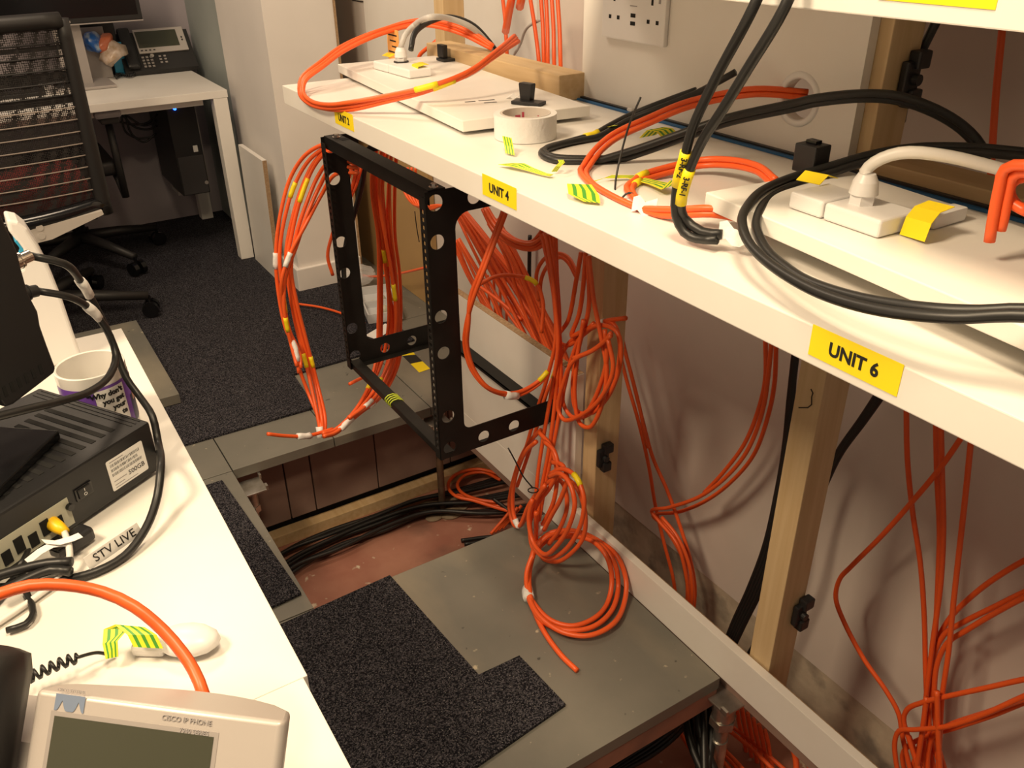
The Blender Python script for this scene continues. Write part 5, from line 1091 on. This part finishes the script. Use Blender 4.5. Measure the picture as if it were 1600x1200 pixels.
MB().tube([mc + Vector((-.006, MR * .97, .07)), mc + Vector((-.009, MR + .018, .068)), mc + Vector((-.010, MR + .026, .045)), mc + Vector((-.009, MR + .016, .024)), mc + Vector((-.006, MR * .97, .02))], .006, 10).out('handle', M['ceramic'], mg, smooth=True)
# network plug and cables in front of the box
zc_ = DZ
cable([(100, 830, 'z', .745), (108, 855, 'z', .742), (107, 880, 'z', .735), (90, 905, 'z', .728), (60, 930, 'z', .7255), (20, 958, 'z', .7255), (-30, 990, 'z', .7255)], 'white network cable with a yellow boot lying on the desk', r=.0034, m='white_cable', floor=DZ)
a_, b_ = PZ(60, 803, .752), PZ(103, 832, .744); pg = empty('network_plug', a_, 'yellow network plug pushed into the back of the set-top box', 'plug')
MB().tube([a_, a_.lerp(b_, .35), a_.lerp(b_, .75), b_], .0085, 12, lambda t: 1.05 - .5 * t ** 2).out('boot', mat('yellow_boot', (.90, .55, .01), .4), pg, smooth=True); MB().box(a_ + Vector((-.012, -.002, -.005)), a_ + Vector((.0, .008, .005))).out('clip', M['clear'], pg)
MB().ball(a_ + Vector((.001, 0, .007)), .006).out('latch', mat('yellow_latch', (.90, .50, .01), .4), pg, smooth=True)
for i, A_ in enumerate(([(-20, 905), (30, 890), (75, 880), (112, 878)], [(-10, 930), (40, 905), (80, 890), (110, 893)], [(-10, 780), (25, 815), (45, 840), (42, 865), (30, 885)], [(-8, 850), (10, 875), (28, 900), (45, 935), (52, 958), (40, 975), (10, 985)], [(40, 895), (20, 905), (0, 928), (-20, 950)])):
    cable([(a_, b_, 'z', DZ + .022 - .003 * i if i < 3 else DZ + .006) for a_, b_ in A_], ('thick black cable lying in front of the set-top box, upper of two', 'thick black cable lying in front of the set-top box, lower of two', 'thin braided black lead dropping from the set-top box', 'thin black lead curling across the desk below the set-top box', 'thin black lead leaving the tangle in front of the set-top box')[i], r=(.0052, .005, .003, .0032, .003)[i], m='black_cable', floor=DZ)
c = PZ(108, 862, .735); pl_ = empty('black_power_plug', c, 'black moulded plug beside the yellow network plug', 'plug')
MB().box((-.016, -.010, -.008), (.014, .010, .008), Matrix.Translation(PZ(122, 840, .732)) @ Matrix.Rotation(.55, 4, 'Z'), bev=.004).out('body', M['black'], pl_); MB().box((-.03, -.008, -.005), (-.019, .008, .006), Matrix.Translation(PZ(122, 840, .732)) @ Matrix.Rotation(.55, 4, 'Z'), bev=.002).out('neck', M['black_gloss'], pl_)
for i, A_ in enumerate(([(68, 846), (90, 848), (112, 842), (126, 836)], [(42, 878), (62, 862), (80, 852), (100, 850)])):
    ribbon([PZ(a_, b_, .750 - .004 * i) for a_, b_ in A_], Vector((-.003, .006, .003)), 'tape_white', 'paper_tag', label=('straight white paper tag on the leads in front of the set-top box', 'frayed white paper tag on the leads in front of the set-top box')[i], cat='tag')
# big orange cable in the foreground
cable([(-30, 940, 'd', .62), (0, 928, 'd', .62), (45, 915, 'd', .63), (100, 914, 'd', .64), (160, 925, 'd', .65), (210, 948, 'd', .65), (255, 985, 'd', .65), (285, 1020, 'd', .645), (303, 1048, 'd', .64), (318, 1085, 'd', .63), (326, 1130, 'd', .63)], 'thick orange cable arching over the near end of the white desk', r=.0046)
# earth tape and white adapter behind the phone
P_ = [PZ(175, 1028, .735), PZ(172, 1004, .745), PZ(182, 982, .752), PZ(203, 978, .756), PZ(222, 992, .752), PZ(232, 1012, .742)]
ribbon(P_, [Vector((.010, -.003, .0)), Vector((.012, -.006, .002)), Vector((.020, -.014, .003)), Vector((.022, -.018, .0)), Vector((.022, -.014, .0)), Vector((.022, -.014, -.002))], 'earth', 'earth_tape', label='bent green and yellow tape lying behind the silver desk phone', cat='tape')
c = PZ(298, 1015, DZ); ad = empty('white_adapter', c, 'rounded white plastic adapter lying on the desk behind the silver phone', 'adapter')
MB().ball((0, 0, .0125), .03, (1.0, .62, .40), Matrix.Translation(c) @ Matrix.Rotation(-.6, 4, 'Z')).out('shell', M['white_plastic'], ad, smooth=True)
MB().box((-.05, -.012, .001), (-.02, .012, .014), Matrix.Translation(c) @ Matrix.Rotation(-.6, 4, 'Z'), bev=.004).out('neck', M['white_plastic'], ad)
# curly handset cord
P_ = [PZ(40, 1062, .74), PZ(75, 1045, .745), PZ(105, 1033, .745), PZ(150, 1020, .735), PZ(168, 1022, .728)]
base = spline(P_, .001); hel = []
for i, p in enumerate(base):
    k_ = i / (len(base) - 1); amp = .0045 if k_ < .62 else 0
    hel.append(p + Vector((0, math.cos(i * .9), math.sin(i * .9))) * amp)
MB().tube(hel, .0016, 6).out('handset_cord', M['black_cable'], smooth=True, label='curly black handset cord behind the silver desk phone', cat='cord')

# ------------------------------------------------------------------ silver desk phone
Zp = .872
A0 = PZ(58, 1078, Zp); B0 = PZ(440, 1128, Zp); PU = (B0 - A0); PWd = PU.length; PU.normalize()
PH = Vector((-PU.y, PU.x, 0)); PH = PH if PH.y > 0 else -PH         # away from the camera
ang = math.radians(38); PV = Vector((0, 0, 1)) * math.cos(ang) + PH * math.sin(ang); PN = PU.cross(PV)
ph = empty('desk_phone', (A0 + B0) / 2 - Vector((0, 0, Zp - DZ)), 'large silver desk phone with a dark display on the near desk', 'phone')
TP = Matrix.Translation(A0) @ Matrix((PU, PV, PN)).transposed().to_4x4()   # u right, v up the face, n out of the face
out_ = [(0, 0), (PWd, 0), (PWd + .002, -.006), (PWd * .97, -.028)] + [(PWd * (.97 - .92 * k_ / 10), -.030 - .022 * math.sin(math.pi * (k_ / 10) ** .8)) for k_ in range(1, 11)] + [(0, -.022), (-.002, -.006)]
hb = MB(); V0 = [TP @ Vector((u, 0, n_)) for u, n_ in out_]; V1 = [TP @ Vector((u, -.125, n_)) for u, n_ in out_]
a_ = [hb.bm.verts.new(v) for v in V0]; b_ = [hb.bm.verts.new(v) for v in V1]; n_ = len(a_)
hb.bm.faces.new(a_); hb.bm.faces.new(b_[::-1])
for i in range(n_): hb.bm.faces.new((a_[i], a_[(i + 1) % n_], b_[(i + 1) % n_], b_[i]))
head = hb.out('display_head', M['silver'], ph, auto=True); bevel_obj(head, .0035, 3)
def onph(px, py): q = PPl(px, py, A0, PN) - A0; return q.dot(PU), q.dot(PV)
su0, sv0 = onph(86, 1118); su1, sv1 = onph(333, 1163)
sv0 = max(sv0, sv1)
scr = MB().box((su0, -.095, -.0002), (su1, sv0, .0006), TP).out('screen', M['lcd'], head)
MB().box((su0 - .003, -.098, -.0003), (su1 + .003, sv0 + .003, .0003), TP).out('screen_bezel', M['silver_side'], head)
# bridge emblem and lettering
lu0, lv1 = onph(88, 1088); lu1, lv0 = onph(131, 1112)
lw_, lh_ = lu1 - lu0, .0105; lc = TP @ Vector((lu0, lv0 - .0012, .0005))
b = MB(); N_ = 24; top = []; bot = []
for k_ in range(N_ + 1):
    t = k_ / N_; s_ = abs((t * 2) % 1 - .5) * 2 if 0 else abs(math.sin(math.pi * (t * 2 + .5)))
    s_ = max(0, 1 - abs(t - .24) / .17, 1 - abs(t - .80) / .17); top.append((t * lw_, lh_)); bot.append((t * lw_, lh_ * .68 * s_ ** 1.7))
for k_ in range(N_): b.quad([lc + PU * top[k_][0] + PV * top[k_][1], lc + PU * top[k_ + 1][0] + PV * top[k_ + 1][1], lc + PU * bot[k_ + 1][0] + PV * bot[k_ + 1][1], lc + PU * bot[k_][0] + PV * bot[k_][1]])
b.out('emblem', M['logo_blue'], head)
text('lettering', 'CISCO SYSTEMS', .0028, TP @ Vector(((lu0 + lu1) / 2, lv0 + .0118, .0006)), PU, PV, M['grey_ink'], head)
tu, tv = onph(292, 1128); text('lettering', 'CISCO IP PHONE', .0045, TP @ Vector((tu, tv + .001, .0006)), PU, PV, M['grey_ink'], head)
text('lettering', '7940 SERIES', .0040, TP @ Vector((tu + .006, tv - .0055, .0006)), PU, PV, M['grey_ink'], head)
# body wedge carrying the head, and the handset
MB().prism([(-.10, .0008), (.09, .0008), (.09, .085), (.045, .095), (-.10, .012)], A0 - Vector((0, 0, Zp - DZ)) - PU * .11 - PH * .045, PH, (0, 0, 1), PU, PWd + .07).out('base', M['silver_side'], ph)
hs = MB().box((-.092, -.150, -.018), (-.012, .025, .030), TP, bev=.016).out('handset', M['chair_frame'], ph, smooth=True)
MB().box((-.082, -.03, .0301), (-.022, .015, .0312), TP).out('ear_cup', M['black_gloss'], hs)

# ------------------------------------------------------------------ small leads on and under the far desk
MB().box((1.300, 1.95, .62), (1.318, 3.05, 2.4), bev=.001).out('wall_board', M['white'], label='large white board fixed on the wall beyond the far end of the worktop', cat='board')
for i, A_ in enumerate(([(186, 170), (200, 182), (225, 196), (245, 188)], [(190, 178), (210, 198), (232, 202), (246, 196)], [(184, 190), (205, 194), (230, 192), (246, 178)], [(196, 180), (205, 208), (225, 222), (244, 208)], [(188, 172), (196, 205), (215, 216), (240, 214)])):
    cable([(a_, b_, 'y', 3.92) for a_, b_ in A_], 'thin black lead drooping under the far desk towards the computer tower', 'black leads under the far desk', r=.0045, m='black_cable')
for i, A_ in enumerate(([(100, 120), (118, 112), (135, 98), (150, 104), (140, 118), (118, 122)], [(112, 118), (150, 116), (176, 114), (190, 104)], [(102, 116), (116, 96), (128, 94), (136, 108), (152, 112)])):
    cable([(a_, b_, 'z', FZ + .006 + .006 * i) for a_, b_ in A_], ('thick black lead coiled on the far desk beside the snack bag', 'black lead lying along the far desk to the phone', 'thin black lead looping on the far desk beside the chair')[i], r=.0055, m='black_cable', floor=FZ)
P_ = [PZ(182, 118, FZ + .012), PZ(190, 108, FZ + .014), PZ(203, 106, FZ + .014), PZ(212, 113, FZ + .012), PZ(202, 118, FZ + .012), PZ(188, 116, FZ + .012), PZ(181, 121, FZ + .01)]
base = spline(P_, .0022); hel = [p + Vector((0, math.cos(i * 1.1), math.sin(i * 1.1))) * .006 for i, p in enumerate(base)]
MB().tube(hel, .0026, 6).out('handset_cord', M['black_cable'], smooth=True, label='curly black handset cord bunched in front of the small far phone', cat='cord')
rg = random.Random(5)
for i in range(9):
    a_ = rg.uniform(30, 75); cable([(a_, 105 + rg.uniform(-8, 10), 'z', FZ + .01), (a_ + rg.uniform(0, 15), 78 + rg.uniform(-10, 8), 'z', FZ + .05), (a_ + rg.uniform(8, 26), 84 + rg.uniform(-8, 14), 'z', FZ + .03), (a_ + rg.uniform(5, 20), 108, 'z', FZ + .008)], 'thin grey wire in the tangle on the far desk seen through the chair mesh', 'grey wire tangle on the far desk', r=.0025, m='grey_cable', floor=FZ)

# leads crossing the slab of the near bay beside the steel pedestal
for i, A_ in enumerate(([(1062, 1118), (1090, 1140), (1125, 1172), (1165, 1215)], [(1070, 1130), (1098, 1160), (1130, 1190), (1150, 1215)], [(1090, 1112), (1130, 1135), (1180, 1175), (1220, 1215)], [(1058, 1136), (1075, 1165), (1095, 1195), (1105, 1215)], [(1110, 1118), (1150, 1140), (1200, 1180), (1240, 1215)], [(1084, 1122), (1110, 1150), (1150, 1190), (1172, 1215)])):
    cable([(a_, b_, 'z', SLAB + .045 + .012 * (i % 3)) for a_, b_ in A_], 'orange cable lying across the slab beside the steel pedestal', 'orange cables beside the steel pedestal', r=.0048)
for i in range(6):
    cable([(1150 + 9 * i, 1096 + 9 * i, 'x', 1.10), (1155 + 9 * i, 1130 + 6 * i, 'x', 1.11), (1164 + 8 * i, 1165 + 4 * i, 'x', 1.12), (1170 + 8 * i, 1215, 'x', 1.12)], 'orange cable dropping into the void behind the rail board by the steel pedestal', 'orange cables dropping behind the rail', r=.0048)
for i in range(7):
    a_ = i * 7
    cable([(1098 - a_ * .5, 1098, 'z', -.16), (1080 - a_ * .8, 1120, 'z', -.22), (1055 - a_, 1150 - i, 'z', -.28), (1020 - a_, 1178 - i * 2, 'z', -.31), (970 - a_, 1206, 'z', -.33)], 'black cable fanning out below the edge of the bare metal panel', 'black cables below the panel edge', r=.0065, m='black_cable')
